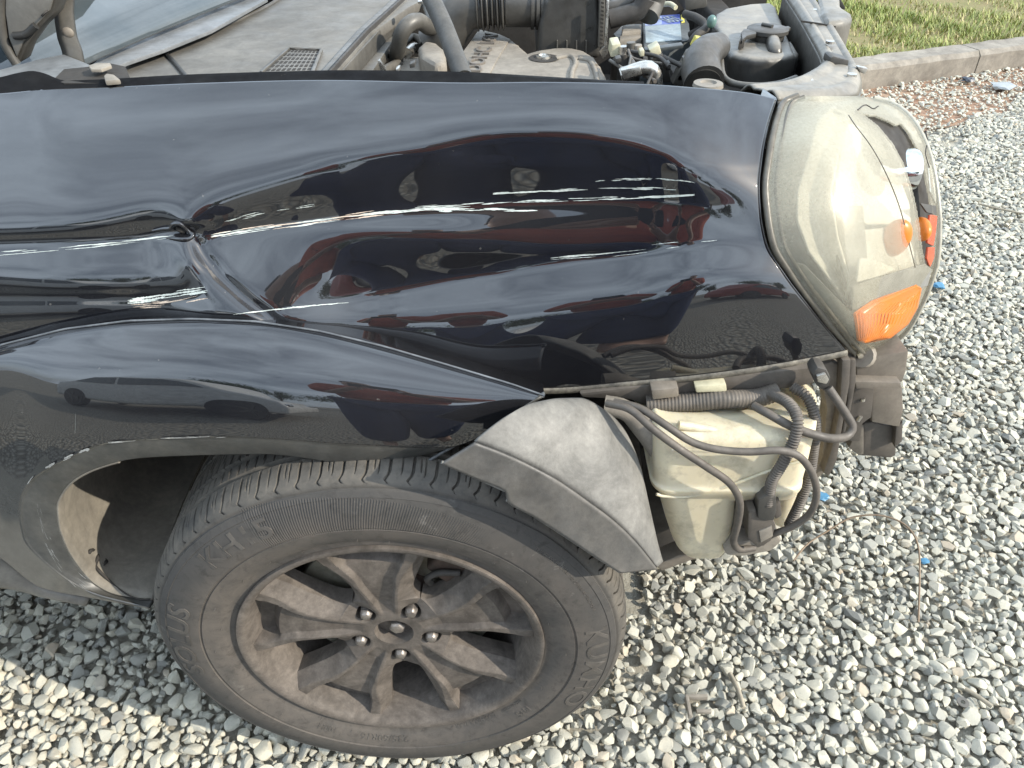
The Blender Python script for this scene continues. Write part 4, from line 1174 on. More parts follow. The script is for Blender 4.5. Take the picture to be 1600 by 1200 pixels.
# spokes as one cast disc with five open windows
fc = cv([(0.03, .010), (0.05, .0130), (0.065, .0152), (0.08, .0176), (0.11, .0240), (0.14, .0335), (0.165, .0480), (0.185, .0600), (0.2, .0665), (0.21, .0690)])
fyc = cv([(0.03, 0.0315), (0.05, .0300), (0.07, .0265), (0.09, .0235), (0.12, .0205), (0.15, .0195), (0.175, .0195), (0.19, .0180), (0.21, .0160)])
fom = cv([(0.0, 0.0), (0.0835, 0.0), (0.0837, 0.6), (0.085, 4.0), (0.088, 6.8), (0.093, 9.2), (0.100, 10.8), (0.112, 12.0), (0.13, 12.4), (0.15, 12.3), (0.17, 12.0), (0.19, 11.6), (0.2, 11.3), (0.22, 11.0)])
NRr, NVv = 150, 46
rs = np.concatenate([np.linspace(0.0290, 0.0830, 62), np.linspace(0.0836, 0.094, 26)[:], np.linspace(0.0955, 0.2055, 76)])
NRr = len(rs)
vvv = np.linspace(0, 1, NVv)
S0 = 95.0
lugs = []
parts_v, parts_f, base = [], [], 0
for k in range(5):
    sc_ = S0 + 72 * k
    for side in (-1, 1):
        rr = rs[:, None] + 0 * vvv[None]
        om = fom(rs)[:, None]
        # parameter: 0 = spoke centre, 1 = window edge ; extra turned-in wall rows at the end
        phi = (36 - om) * vvv[None]
        sl = rr * np.sin(np.radians(phi))
        c = fc(rs)[:, None]; yc = fyc(rs)[:, None]
        e = rr * np.sin(np.radians(36 - om))
        pw = np.maximum(c - 0.0070 - 0.012 * np.clip((rr - 0.12) / 0.08, 0, 1), 0.0035)
        depth = 0.0080 * np.clip((rr - 0.045) / 0.03, 0, 1) + 0.016 * np.clip((rr - 0.166) / 0.010, 0, 1)
        blend = np.clip((sl - pw) / 0.0055, 0, 1); blend = blend * blend * (3 - 2 * blend)
        y_in = yc + depth * (1 - blend)
        tt = np.clip((sl - c) / np.maximum(e - c, 1e-4), 0, 1)
        fall = (0.010 + 0.010 * np.clip((rr - 0.06) / 0.05, 0, 1)) * np.clip((rr - 0.040) / 0.02, 0, 1)
        y = np.where(sl <= c, y_in, yc + fall * np.clip((tt - 0.10) / 0.90, 0, 1))
        # crest rounding
        # lug pockets in the webs
        la = R(36.0); dl = np.hypot(rr * np.sin(np.radians(phi)) - 0.0560 * math.sin(la), rr * np.cos(np.radians(phi)) - 0.0560 * math.cos(la))
        pocket = np.clip((0.0142 - dl) / 0.0012, 0, 1)
        y = y + pocket * np.maximum(0.052 - y, 0)
        wall = (phi >= (36 - om) - 1e-6) & (om > 0.3)
        an = np.radians(sc_ + side * phi)
        P = np.stack([rr * np.cos(an), y, WZ + rr * np.sin(an)], -1)
        # wall rows going back
        W_ = P[:, -1:, :].copy(); Wb = W_.copy()
        openw = (om[:, 0] > 0.3)
        W_[openw, 0, 1] += 0.004; Wb[openw, 0, 1] = 0.066
        W_[openw, 0, 0] -= 0; 
        P = np.concatenate([P, W_, Wb], 1)
        f = gridfaces(NRr, P.shape[1], False, False, flip=(side < 0))
        keepf = np.ones((NRr - 1, P.shape[1] - 1), bool)
        keepf[:, -2:] = (openw[:-1] | openw[1:])[:, None]
        parts_v.append(P.reshape(-1, 3)); parts_f.append(f[keepf.reshape(-1)] + base); base += P.shape[0] * P.shape[1]
o = npmesh('spokes', np.concatenate(parts_v), np.concatenate(parts_f), M['rim'], rimE, 28)
bm = bmesh.new(); bm.from_mesh(o.data); bmesh.ops.remove_doubles(bm, verts=bm.verts, dist=0.00004); bm.to_mesh(o.data); bm.free()
o.data.shade_smooth(); o.data.set_sharp_from_angle(angle=R(38))
# centre bore (cap missing) with hub and axle nut
lathe('hub_bore', [(0.0315, 0.0290), (0.036, 0.0275), (0.050, 0.0265), (0.051, 0.0), ], M['rim'], rimE, n=64, angle=30)
def hexnut(name, c, r, h, mt, parent, dome=True):
    bm = bmesh.new()
    ring = [[], [], []]
    seq = [(0, r), (-h * 0.72, r), (-h * 0.95, r * 0.74), (-h, r * 0.4)]
    rows = []
    for (dy, q) in seq:
        rows.append([bm.verts.new((c[0] + q * math.cos(R(60 * i + 12)), c[1] + dy, c[2] + q * math.sin(R(60 * i + 12)))) for i in range(6)])
    for a, b in zip(rows, rows[1:]):
        for i in range(6): bm.faces.new((a[i], a[(i + 1) % 6], b[(i + 1) % 6], b[i]))
    bm.faces.new(rows[-1])
    bmesh.ops.bevel(bm, geom=[e for e in bm.edges], offset=0.0006, segments=1, affect='EDGES')
    return bmobj(name, bm, mt, parent, 30)
hexnut('axle_nut', (0.004, 0.0495, WZ + 0.002), 0.0125, 0.016, M['nut'], rimE)
for k in range(5):
    a = R(S0 + 36 + 72 * k)
    hexnut('lug_nut', (0.056 * math.cos(a), 0.052, WZ + 0.056 * math.sin(a)), 0.0100, 0.026, M['nut'], rimE)
# brake parts behind the spokes
lathe('brake_disc', [(0.080, 0.070), (0.0805, 0.150), (0.0825, 0.1515), (0.104, 0.1515), (0.106, 0.07)], M['disc'], car, n=120, angle=30)
lathe('disc_hat', [(0.056, 0.0), (0.056, 0.066), (0.059, 0.076), (0.080, 0.082)], M['rust'], car, n=80, angle=30)
lathe('dust_shield', [(0.132, 0.03), (0.132, 0.165), (0.126, 0.170), (0.16, 0.183)], M['void'], car, n=64, angle=30)
# caliper over the disc, front upper quarter
def polar(r, deg, y): return (r * math.cos(R(deg)), y, WZ + r * math.sin(R(deg)))
bm = bmesh.new()
pts = [polar(0.118, 20, 0.056), polar(0.165, 18, 0.056), polar(0.172, 38, 0.056), polar(0.17, 62, 0.056), polar(0.125, 66, 0.056), polar(0.112, 42, 0.056)]
prism_bm(bm, pts, (0, 0.07, 0), 0.008, 3)
bmobj('brake_caliper', bm, M['rust'], car)
bm = bmesh.new(); prism_bm(bm, [polar(0.142, 34, 0.046), polar(0.157, 36, 0.046), polar(0.157, 44, 0.046), polar(0.142, 43, 0.046)], (0, 0.02, 0), 0.003, 2)
bmobj('caliper_pin', bm, M['nut'], car)
tube('brake_hose', [polar(0.10, 55, 0.058), polar(0.115, 62, 0.050), polar(0.135, 58, 0.050), polar(0.15, 48, 0.052)], 0.005, M['rubber'], car, 10)
# suspension strut and knuckle in the dark behind
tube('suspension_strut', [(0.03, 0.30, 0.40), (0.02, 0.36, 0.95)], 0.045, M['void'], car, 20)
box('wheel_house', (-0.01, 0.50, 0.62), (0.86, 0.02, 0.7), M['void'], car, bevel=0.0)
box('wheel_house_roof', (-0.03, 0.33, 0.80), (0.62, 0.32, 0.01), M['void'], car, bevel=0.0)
tube('steering_arm', [(-0.12, 0.26, 0.30), (-0.1, 0.50, 0.31)], 0.02, M['rust'], car, 12)
box('lower_arm', (0.02, 0.42, 0.22), (0.14, 0.36, 0.04), M['rust'], car, bevel=0.01)
# ------------------------------------------------------------------ headlight
hl = empty('headlight_holder', (0, 0, 0), None, None) if False else None
# outline of the lamp, clockwise from top left
hL = cv([(150, 1247), (158, 1227), (170, 1219), (200, 1210), (250, 1201), (292, 1196), (330, 1199), (380, 1208), (430, 1237), (480, 1275), (520, 1308), (545, 1330), (556, 1341)])
hR = cv([(150, 1346), (156, 1378), (166, 1402), (185, 1424), (210, 1440), (250, 1455), (300, 1464), (350, 1468), (400, 1466), (450, 1452), (490, 1434), (520, 1415), (540, 1388), (556, 1345)])
_er = np.linspace(158, 548, 80)
_ey = FEND.at(fR(_er) - 4, _er)[:, 1]
_pf = np.polyfit((_er - 350) / 200, _ey, 3)
def lamp_y(px, py, inset=0.0):
    px = np.asarray(px, float); py = np.asarray(py, float)
    l = hL(np.clip(py, 150, 556)); r = hR(np.clip(py, 150, 556))
    u = np.clip((px - l) / np.maximum(r - l, 8.0), -0.2, 1.1)
    cpy = np.clip(py, 158, 550)
    base = np.polyval(_pf, (cpy - 350) / 200)
    v = (py - 150) / 406.0
    bulge = 0.020 * np.sin(PI * np.clip(u * 0.9, 0, 1)) 
    wrap = 0.13 * np.clip(u, 0, 1.1) ** 2.6 + 0.02 * np.clip(u, 0, 1) ** 8
    top = 0.045 * np.clip(1 - v / 0.22, 0, 1) ** 2
    under = 0.03 * np.clip((v - 0.86) / 0.14, 0, 1) ** 2
    return base - bulge + wrap + top * 0.6 + under + inset
NL, NW = 200, 240
py_ = 150 + 406 * (0.5 - 0.5 * np.cos(np.linspace(0, PI, NL)))
PYl = np.repeat(py_[:, None], NW, 1)
ul = np.linspace(0, 1, NW)
PXl = hL(py_)[:, None] * (1 - ul) + hR(py_)[:, None] * ul
YL = lamp_y(PXl, PYl)
Wl = at(PXl, PYl, YL)
def inside(poly, x, y):
    poly = np.array(poly, float); r_ = np.zeros(x.shape, bool)
    n = len(poly)
    for i in range(n):
        x0, y0 = poly[i]; x1, y1 = poly[(i + 1) % n]
        if y0 == y1: continue
        c = ((y0 > y) != (y1 > y)) & (x < (x1 - x0) * (y - y0) / (y1 - y0) + x0)
        r_ ^= c
    return r_
hole = [(1341, 172), (1352, 179), (1368, 180), (1392, 190), (1400, 196), (1408, 192), (1420, 206), (1436, 236), (1446, 270), (1453, 304), (1457, 330), (1459, 356), (1458, 380), (1454, 402), (1450, 419), (1445, 408), (1440, 380), (1437, 352), (1431, 318), (1424, 290), (1412, 255), (1396, 225), (1372, 196)]
cxm = 0.25 * (PXl[:-1, :-1] + PXl[1:, :-1] + PXl[:-1, 1:] + PXl[1:, 1:]); cym = 0.25 * (PYl[:-1, :-1] + PYl[1:, :-1] + PYl[:-1, 1:] + PYl[1:, 1:])
msk = ~inside(hole, cxm, cym)
lamp = grid('headlight', Wl, M['lens'], car, 0.0, flip=False, angle=180, mask=msk)
md = lamp.modifiers.new('thickness', 'SOLIDIFY'); md.thickness = 0.0028; md.offset = -1
lamp['label'] = 'yellowed cloudy headlight with its front corner broken open'
# moulded rim of the lens all round, and the dusty seal line on the fender side
ring = np.concatenate([np.stack([hL(py_), py_], -1), np.stack([hR(py_[::-1]), py_[::-1]], -1)])
def lamp_pt(px, py, inset=0.0): return at(px, py, lamp_y(np.asarray(px), np.asarray(py), inset))
rp_ = lresample(ring, 260)
rimP = [V(q) for q in lamp_pt(rp_[:, 0], rp_[:, 1], 0.002)]
M['lens_rim'] = mat('lens_edge', (0.13, 0.118, 0.092), 0.4, 0, (0.08, 0.07, 0.055), 50, 0, None, 0.25, 30)
M['pale_rim'] = mat('pale_lens_edge', (0.42, 0.40, 0.33), 0.35, 0, (0.32, 0.30, 0.24), 50)
tube('lens_rim', [tuple(p) for p in rimP[:128]], 0.0042, M['lens_rim'], lamp, 8, 0.008, smooth=False)
tube('lens_rim', [tuple(p) for p in rimP[127:255]], 0.0036, M['pale_rim'], lamp, 8, 0.008, smooth=False)
inl = np.stack([hL(py_[6:-3]) + 12 + 5 * np.sin(np.linspace(0, PI, NL - 9)), py_[6:-3]], -1)
inl = lresample(inl, 90)
tube('lens_groove', [tuple(q) for q in lamp_pt(inl[:, 0], inl[:, 1], 0.003)], 0.0026, M['lens_rim'], lamp, 6, 0.008, smooth=False)
# housing behind
def lamp_patch(name, poly, inset, mt, thick=0.003, n=46, extra=None):
    poly = np.array(poly, float)
    x0, y0 = poly.min(0); x1, y1 = poly.max(0)
    # fan-free patch: rows between left and right borders of the outline
    rows = []
    ys = np.linspace(y0 + 0.2, y1 - 0.2, n)
    L_, R_ = [], []
    for y in ys:
        xs = []
        for i in range(len(poly)):
            a, b = poly[i], poly[(i + 1) % len(poly)]
            if (a[1] > y) != (b[1] > y): xs.append(a[0] + (y - a[1]) / (b[1] - a[1]) * (b[0] - a[0]))
        L_.append(min(xs)); R_.append(max(xs))
    L_, R_ = np.array(L_), np.array(R_)
    uq = np.linspace(0, 1, n)
    X = L_[:, None] * (1 - uq) + R_[:, None] * uq; Y = np.repeat(ys[:, None], n, 1)
    yy = lamp_y(X, Y, inset)
    if extra is not None: yy = yy + extra(uq[None] + 0 * X, (np.arange(n) / (n - 1))[:, None] + 0 * X)
    o = grid(name, at(X, Y, yy), mt, lamp, thick, angle=40)
    return o
full = [(1250, 160), (1340, 156), (1395, 172), (1438, 230), (1456, 300), (1460, 380), (1448, 440), (1425, 500), (1400, 535), (1345, 550), (1310, 515), (1240, 430), (1203, 370), (1197, 300), (1205, 215), (1222, 168)]
lamp_patch('lamp_housing', full, 0.085, M['bezel'], 0.003)
# tall bright reflector bowl seen through the haze
lamp_patch('reflector', [(1275, 190), (1300, 168), (1330, 178), (1312, 240), (1300, 300), (1310, 370), (1330, 440), (1322, 478), (1296, 440), (1262, 395), (1243, 345), (1244, 300), (1262, 240)], 0.030, M['reflector'], 0.003,
           extra=lambda u, v: 0.022 * np.sin(PI * u))
lamp_patch('reflector', [(1318, 190), (1368, 205), (1400, 262), (1418, 320), (1420, 352), (1352, 352), (1318, 330), (1308, 270)], 0.055, M['reflector'], 0.003,
           extra=lambda u, v: 0.04 * np.sin(PI * u) * np.sin(PI * v))
lamp_patch('bezel_panel', [(1300, 322), (1345, 322), (1352, 400), (1345, 440), (1322, 470), (1308, 420)], 0.040, M['bezel'], 0.003)
lamp_patch('bezel_panel', [(1345, 360), (1412, 352), (1432, 420), (1430, 425), (1350, 436)], 0.045, M['reflector'], 0.003)
lamp_patch('reflector', [(1340, 404), (1362, 406), (1396, 420), (1372, 430), (1336, 440)], 0.012, M['reflector'], 0.003)
lamp_patch('bezel_panel', [(1330, 446), (1400, 424), (1442, 412), (1452, 420), (1446, 446), (1424, 452), (1380, 462), (1330, 484)], 0.010, M['bezel'], 0.003)
lamp_patch('bezel_panel', [(1245, 410), (1256, 412), (1330, 488), (1336, 500), (1330, 536), (1314, 512)], 0.008, M['bezel'], 0.003)
# amber indicator bulb and the ribbed side marker
def blob(name, c, s, mt, parent, sub=3):
    bm = bmesh.new(); bmesh.ops.create_icosphere(bm, subdivisions=sub, radius=1, matrix=Matrix.Translation(V(c)) @ Matrix.Diagonal((*s, 1)))
    return bmobj(name, bm, mt, parent, 180)
blob('indicator_bulb', lamp_pt(1400, 372, 0.027), (0.019, 0.012, 0.026), M['amber'], lamp)
blob('indicator_bulb', lamp_pt(1440, 358, 0.022), (0.010, 0.02, 0.015), M['amber'], lamp)
tube('bulb_base', [lamp_pt(1402, 378, 0.05), lamp_pt(1404, 378, 0.08)], 0.011, M['chrome'], lamp, 14)
lamp_patch('marker_backing', [(1332, 490), (1360, 472), (1430, 446), (1437, 450), (1431, 480), (1416, 506), (1390, 526), (1352, 534), (1340, 530)], 0.014, M['amber'], 0.003)
mk = [(1332, 490), (1360, 472), (1430, 446), (1437, 450), (1431, 480), (1416, 506), (1390, 526), (1352, 534), (1340, 530)]
lamp_patch('side_marker', mk, 0.0045, M['amber'], 0.002, n=90, extra=lambda u, v: 0.0016 * np.sin(u * 2 * PI * 18))
# broken corner: dark cavity, chrome projector, torn red reflector slivers
lamp_patch('lamp_cavity', [(1335, 176), (1400, 185), (1440, 236), (1460, 330), (1460, 420), (1440, 420), (1420, 300), (1390, 225)], 0.075, M['void'], 0.003)
lamp_patch('shield_plate', [(1350, 182), (1396, 192), (1428, 232), (1440, 262), (1404, 262), (1372, 205)], 0.030, M['void'], 0.003)
pc = lamp_pt(1410, 266, 0.062)
Rm = Matrix.Rotation(R(-20), 3, 'Z')
lathe('projector_ring', [(-0.04, 0.024), (-0.02, 0.028), (0.008, 0.029), (0.014, 0.027), (0.015, 0.021)], M['chrome'], lamp, c=tuple(pc), n=64, axis='x')
blob('projector_lens', pc + np.array([0.004, 0, 0]), (0.016, 0.023, 0.023), M['chrome'], lamp)
lamp_patch('broken_trim', [(1448, 255), (1456, 262), (1463, 300), (1460, 318), (1452, 300)], 0.008, M['chrome'], 0.002)
lamp_patch('broken_trim', [(1436, 318), (1460, 322), (1461, 336), (1446, 332)], 0.006, M['dark_plastic'], 0.002)
lamp_patch('broken_reflector', [(1450, 336), (1461, 338), (1459, 360), (1455, 384), (1446, 380)], 0.006, M['red_plastic'], 0.003)
lamp_patch('broken_reflector', [(1447, 386), (1457, 386), (1456, 402), (1450, 416), (1445, 404)], 0.004, M['red_plastic'], 0.003)
# crack line down the lens
ck = [(1340, 172), (1352, 190), (1376, 222), (1398, 262), (1416, 305), (1428, 345), (1437, 382), (1444, 410)]
tube('crack', [tuple(lamp_pt(a - 14, b + 8, -0.0006)) for a, b in ck], 0.0007, M['lens_rim'], lamp, 5, 0.006)
for q in ([(1340, 172), (1352, 164), (1364, 170), (1372, 166)], [(1446, 204), (1449, 222), (1446, 240), (1452, 262)]):
    tube('crack', [tuple(lamp_pt(a, b, -0.0006)) for a, b in q], 0.0009, M['void'], lamp, 5, 0.004)
# lower mounting leg of the lamp
tube('lamp_bracket', [lamp_pt(1345, 556, 0.02), lamp_pt(1385, 548, 0.05) + np.array([0, 0, -0.012]), lamp_pt(1416, 530, 0.07) + np.array([0, 0, -0.02])], [0.016, 0.020, 0.012], M['bay_dust'], lamp, 14)

# ------------------------------------------------------------------ washer bottle and what hangs on it
M['tank'] = M['cream']
def loft(name, rings, mt, parent, angle=50, cap=True):
    P = np.array(rings)
    n, m = P.shape[:2]
    v = P.reshape(-1, 3); f = [tuple(map(int, q)) for q in gridfaces(n, m, False, True)]
    if cap:
        f.append(tuple(range(m))[::-1]); f.append(tuple(range((n - 1) * m, n * m)))
    me = bpy.data.meshes.new(name); me.from_pydata([tuple(map(float, q)) for q in v], [], f); me.update()
    bm = bmesh.new(); bm.from_mesh(me); bmesh.ops.recalc_face_normals(bm, faces=bm.faces); bm.to_mesh(me); bm.free()
    return link(name, me, mt, parent, angle)
def rrect(xa, xb, ya, yb, z, r, k=6):
    pts = []
    r = min(r, (xb - xa) * 0.48, (yb - ya) * 0.48)
    for (cx, cy, a0) in ((xb - r, ya + r, -90), (xb - r, yb - r, 0), (xa + r, yb - r, 90), (xa + r, ya + r, 180)):
        for i in range(k + 1):
            a = R(a0 + 90 * i / k); pts.append((cx + r * math.cos(a), cy + r * math.sin(a), z))
    return pts
# rings: (front row in photo, left px, right px, y front, y back, corner radius)
def tank(name, spec, parent, n=70):
    s = np.array(spec, float)
    k = np.arange(len(s)); q = np.linspace(0, len(s) - 1, n)
    S = np.stack([np.interp(q, k, s[:, i]) for i in range(s.shape[1])], -1)
    for i in range(6):  # soften
        S[1:-1] = 0.25 * S[:-2] + 0.5 * S[1:-1] + 0.25 * S[2:]
    rings = []
    for row, lx, rx, yf, yb, r in S:
        a = at(lx, row, yf); b = at(rx, row, yf)
        rings.append(rrect(a[0], b[0], yf, yb, a[2], r))
    return loft(name, rings, M['tank'], parent, 60)
body = tank('washer_bottle', [(606, 1060, 1272, 0.20, 0.34, 0.03), (622, 1046, 1280, 0.165, 0.34, 0.03), (640, 1036, 1286, 0.125, 0.34, 0.03), (662, 1030, 1287, 0.085, 0.34, 0.03), (684, 1026, 1284, 0.066, 0.33, 0.025),
                            (700, 1025, 1278, 0.060, 0.32, 0.025), (735, 1023, 1270, 0.058, 0.31, 0.025), (760, 1022, 1262, 0.058, 0.30, 0.025), (768, 1019, 1262, 0.052, 0.30, 0.025), (774, 1021, 1261, 0.054, 0.30, 0.025), (782, 1030, 1256, 0.064, 0.29, 0.03)], car)
body['label'] = 'cream plastic washer fluid bottle with dust stains and painted shade'
tank('bottle_leg', [(772, 1028, 1158, 0.060, 0.24, 0.022), (790, 1034, 1155, 0.062, 0.24, 0.024), (820, 1042, 1151, 0.064, 0.23, 0.022), (850, 1052, 1146, 0.066, 0.22, 0.022), (866, 1060, 1142, 0.069, 0.21, 0.02), (873, 1068, 1135, 0.078, 0.20, 0.02)], body)
tank('bottle_leg', [(762, 1206, 1262, 0.085, 0.26, 0.02), (790, 1206, 1252, 0.09, 0.26, 0.02), (812, 1207, 1244, 0.10, 0.25, 0.02), (824, 1212, 1236, 0.115, 0.24, 0.02)], body)
# moulding seam and pressed ribs
seam = [(1026, 772), (1036, 775), (1070, 776), (1110, 768), (1150, 755), (1190, 740), (1232, 726), (1262, 718)]
tube('bottle_seam', [at(a, b, 0.0565 if b > 700 else .06) for a, b in seam], 0.0022, M['cream'], body, 8)
for q in ([(1060, 664), (1110, 672), (1160, 684), (1190, 694)], [(1048, 700), (1090, 700), (1140, 704), (1196, 700)]):
    tube('bottle_rib', [at(a, b, 0.0795 if b < 690 else 0.0655) for a, b in q], 0.006, M['cream'], body, 10)
# neck joining the bottle to the bay, left hose junction
tube('filler_neck', [at(945, 634, 0.12), at(975, 640, 0.115), at(1010, 666, 0.11), at(1040, 694, 0.10)], [0.014, 0.013, 0.020, 0.026], M['bay_dust'], car, 16)
# support frame under the fender: dark rail with bright folded clips
slab('fender_rail', [(905, 615), (1000, 604), (1275, 574), (1272, 600), (1205, 612), (1195, 616), (1180, 634), (1010, 636), (985, 625), (910, 622)], 0.135, 0.05, M['hose'], car, 0.004)
slab('rail_clip', [(1018, 610), (1060, 606), (1061, 620), (1020, 625)], 0.118, 0.02, M['beam'], car, 0.002)
slab('rail_clip', [(1086, 604), (1135, 601), (1136, 612), (1088, 614)], 0.122, 0.02, M['ivory'], car, 0.002)
tube('duct', [at(1010, 632, 0.13), at(1080, 628, 0.125), at(1130, 624, 0.12), at(1180, 622, 0.125), at(1215, 612, 0.13)], 0.0120, M['hose'], car, 16, ribs=(0.0045, 0.0003))
# lamp panel: upright edges in front of the bottle
M['panel_edge'] = mat('dusty_panel_edge', (0.10, 0.09, 0.075), 0.6, 0, (0.16, 0.14, 0.115), 30, 0.1, 200, 0.45, 30)
slab('front_panel', [(1268, 574), (1300, 566), (1312, 570), (1310, 640), (1304, 700), (1288, 740), (1262, 762), (1256, 750), (1284, 720), (1292, 640), (1284, 600)], 0.17, 0.03, M['panel_edge'], car, 0.004)
slab('panel_flange', [(1316, 563), (1330, 562), (1328, 600), (1318, 660), (1308, 720), (1296, 745), (1286, 740), (1300, 700), (1312, 640)], 0.155, 0.02, M['hose'], car, 0.003)
slab('panel_flange', [(1328, 562), (1338, 562), (1338, 596), (1330, 640), (1318, 690), (1314, 684), (1324, 630)], 0.175, 0.02, M['hose'], car, 0.003)
# hoses and conduits
HZ = M['hose']
def hose(name, pix, ys, r, mt=None, ribs=None, seg=12, parent=None):
    yy = np.interp(np.linspace(0, 1, len(pix)), np.linspace(0, 1, len(ys)), ys)
    return tube(name, [at(a, b, y) for (a, b), y in zip(pix, yy)], r, mt or HZ, parent or car, seg, 0.005, ribs)
hose('washer_hose', [(948, 630), (985, 640), (1020, 670), (1060, 700), (1105, 730), (1140, 755), (1156, 785), (1152, 820), (1146, 845), (1155, 858), (1178, 856)], [0.09, 0.05, 0.035, 0.035, 0.045, 0.06], 0.0049)
hose('washer_hose', [(960, 628), (1000, 638), (1040, 664), (1080, 690), (1120, 702), (1170, 706), (1220, 704), (1252, 716), (1272, 748), (1275, 780), (1262, 806), (1235, 824), (1205, 836), (1190, 848)], [0.09, 0.05, 0.038, 0.035, 0.04, 0.05, 0.06], 0.0047)
hose('washer_hose', [(1178, 634), (1200, 646), (1240, 668), (1275, 680), (1300, 685), (1322, 682), (1332, 668), (1322, 648), (1305, 622), (1294, 606)], [0.10, 0.07, 0.06, 0.08, 0.09, 0.10], 0.0055)
hose('wiring_conduit', [(1206, 616), (1232, 630), (1246, 655), (1240, 690), (1222, 725), (1206, 752), (1202, 775), (1200, 788)], [0.12, 0.07, 0.05, 0.048, 0.045], 0.0066, M['hose'], (0.0036, 0.0008), 14)
hose('wiring_conduit', [(1238, 604), (1262, 622), (1274, 660), (1270, 710), (1264, 745), (1252, 780), (1240, 806), (1232, 822)], [0.13, 0.10, 0.085, 0.075, 0.07], 0.0064, M['hose'], (0.0036, 0.0008), 14)
# dark shield and lower rail between liner and bottle
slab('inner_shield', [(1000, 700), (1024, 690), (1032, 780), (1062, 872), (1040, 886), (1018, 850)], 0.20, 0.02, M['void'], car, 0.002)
slab('lower_rail', [(1024, 884), (1060, 868), (1130, 856), (1136, 864), (1080, 876), (1034, 893)], 0.11, 0.03, M['beam'], car, 0.003)
# level sensor plug with moulded text plate
slab('plug_shell', [(1184, 782), (1200, 774), (1214, 776), (1214, 800), (1210, 815), (1184, 812)], 0.040, 0.03, M['dark_plastic'], car, 0.004)
slab('connector', [(1169, 800), (1182, 796), (1184, 806), (1208, 810), (1213, 822), (1206, 846), (1184, 858), (1168, 842)], 0.044, 0.035, M['hose'], car, 0.004)
slab('pump_cover', [(1130, 858), (1145, 848), (1215, 838), (1222, 846), (1205, 862), (1160, 870), (1135, 868)], 0.06, 0.05, M['bay_dust'], car, 0.004)
pl_ = slab('connector_plate', [(1186, 830), (1206, 822), (1208, 838), (1189, 848)], 0.0425, 0.003, M['bay_dust'], car, 0.0008)
slab('bottle_bracket', [(1126, 812), (1150, 790), (1168, 776), (1186, 770), (1190, 784), (1176, 800), (1168, 830), (1166, 848), (1140, 850)], 0.085, 0.03, M['bay_dust'], car, 0.004)
tube('pump', [at(1150, 835, 0.10), at(1176, 800, 0.10)], 0.020, M['hose'], car, 18)
slab('plug_rib', [(1206, 790), (1220, 786), (1222, 806), (1212, 812)], 0.046, 0.02, M['hose'], car, 0.002)
# connector by the lamp
slab('lamp_plug', [(1268, 585), (1278, 574), (1292, 578), (1299, 592), (1297, 606), (1286, 612), (1276, 604)], 0.10, 0.025, M['dark_plastic'], car, 0.005)
slab('plug_clip', [(1276, 588), (1290, 584), (1296, 594), (1292, 601), (1278, 598)], 0.096, 0.01, M['bright_metal'], car, 0.002)

# ------------------------------------------------------------------ bumper beam end and brackets
slab('crash_bracket', [(1338, 564), (1400, 552), (1420, 548), (1416, 580), (1410, 598), (1338, 596)], 0.22, 0.05, M['beam'], car, 0.003)
slab('bracket_fold', [(1336, 596), (1408, 598), (1408, 607), (1338, 608)], 0.205, 0.02, M['beam'], car, 0.002)
slab('bracket_web', [(1336, 606), (1366, 607), (1362, 652), (1348, 662), (1344, 690), (1328, 690), (1322, 660)], 0.235, 0.02, M['beam_dark'], car, 0.002)
tube('bracket_hole', [at(1348, 622, 0.2343), at(1348, 626, 0.2343)], 0.0035, M['bright_metal'], car, 8, 0.002, smooth=False)
tube('bracket_hole', [at(1340, 657, 0.2343), at(1345, 650, 0.2343)], 0.0035, M['bright_metal'], car, 8, 0.002, smooth=False)
# beam: channel running across the car's nose
def channel(name, pix, y0, y1, mt, th=0.004):
    a = np.array(pix, float); p = at(a[:, 0], a[:, 1], np.full(len(a), y0))
    P = np.stack([p, p + np.array([0.02, y1 - y0, 0])], 1)
    o = grid(name, P, mt, car, th, angle=30, off=0); return o
slab('bumper_beam', [(1362, 608), (1410, 604), (1412, 640), (1406, 668), (1362, 660)], 0.245, 0.9, M['beam'], car, 0.003)
slab('bumper_beam_lower', [(1350, 662), (1362, 660), (1402, 668), (1400, 712), (1392, 716), (1346, 712)], 0.262, 0.9, M['beam_dark'], car, 0.003)
slab('beam_lip', [(1400, 668), (1411, 660), (1410, 690), (1398, 700)], 0.25, 0.02, M['beam_dark'], car, 0.002)
slab('beam_strut', [(1326, 700), (1340, 672), (1350, 662), (1350, 710), (1342, 712)], 0.255, 0.02, M['panel_edge'], car, 0.002)
# ------------------------------------------------------------------ engine bay
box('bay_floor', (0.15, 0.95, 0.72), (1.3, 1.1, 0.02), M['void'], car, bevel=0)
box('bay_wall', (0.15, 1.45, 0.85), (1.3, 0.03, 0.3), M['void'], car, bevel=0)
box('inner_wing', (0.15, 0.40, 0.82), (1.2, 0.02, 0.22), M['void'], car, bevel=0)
# engine cover, two tiers
ec = deck('engine_cover', [(690, 140), (704, 118), (722, 78), (746, 43), (764, 47), (784, 52), (798, 58), (812, 69), (826, 81), (840, 77), (868, 73), (892, 73), (914, 78), (930, 88), (940, 102), (948, 118), (952, 140), (820, 150)], 0.925, 0.09, M['bay_dust'], car, 0.012, 3)
ec['label'] = 'dust grey plastic engine cover with raised lettering'
deck('cover_step', [(700, 132), (722, 82), (747, 48), (782, 56), (796, 62), (777, 92), (756, 132)], 0.9275, 0.02, M['bay_dust'], ec, 0.002)
tube('cover_rib', [atz(x, y, 0.926) for x, y in ((868, 92), (886, 88), (896, 91), (899, 100), (894, 112), (892, 130))], 0.0045, M['bay_dust'], ec, 8)
tube('cover_rib', [atz(x, y, 0.926) for x, y in ((906, 92), (922, 96), (930, 112), (934, 130))], 0.0045, M['bay_dust'], ec, 8)
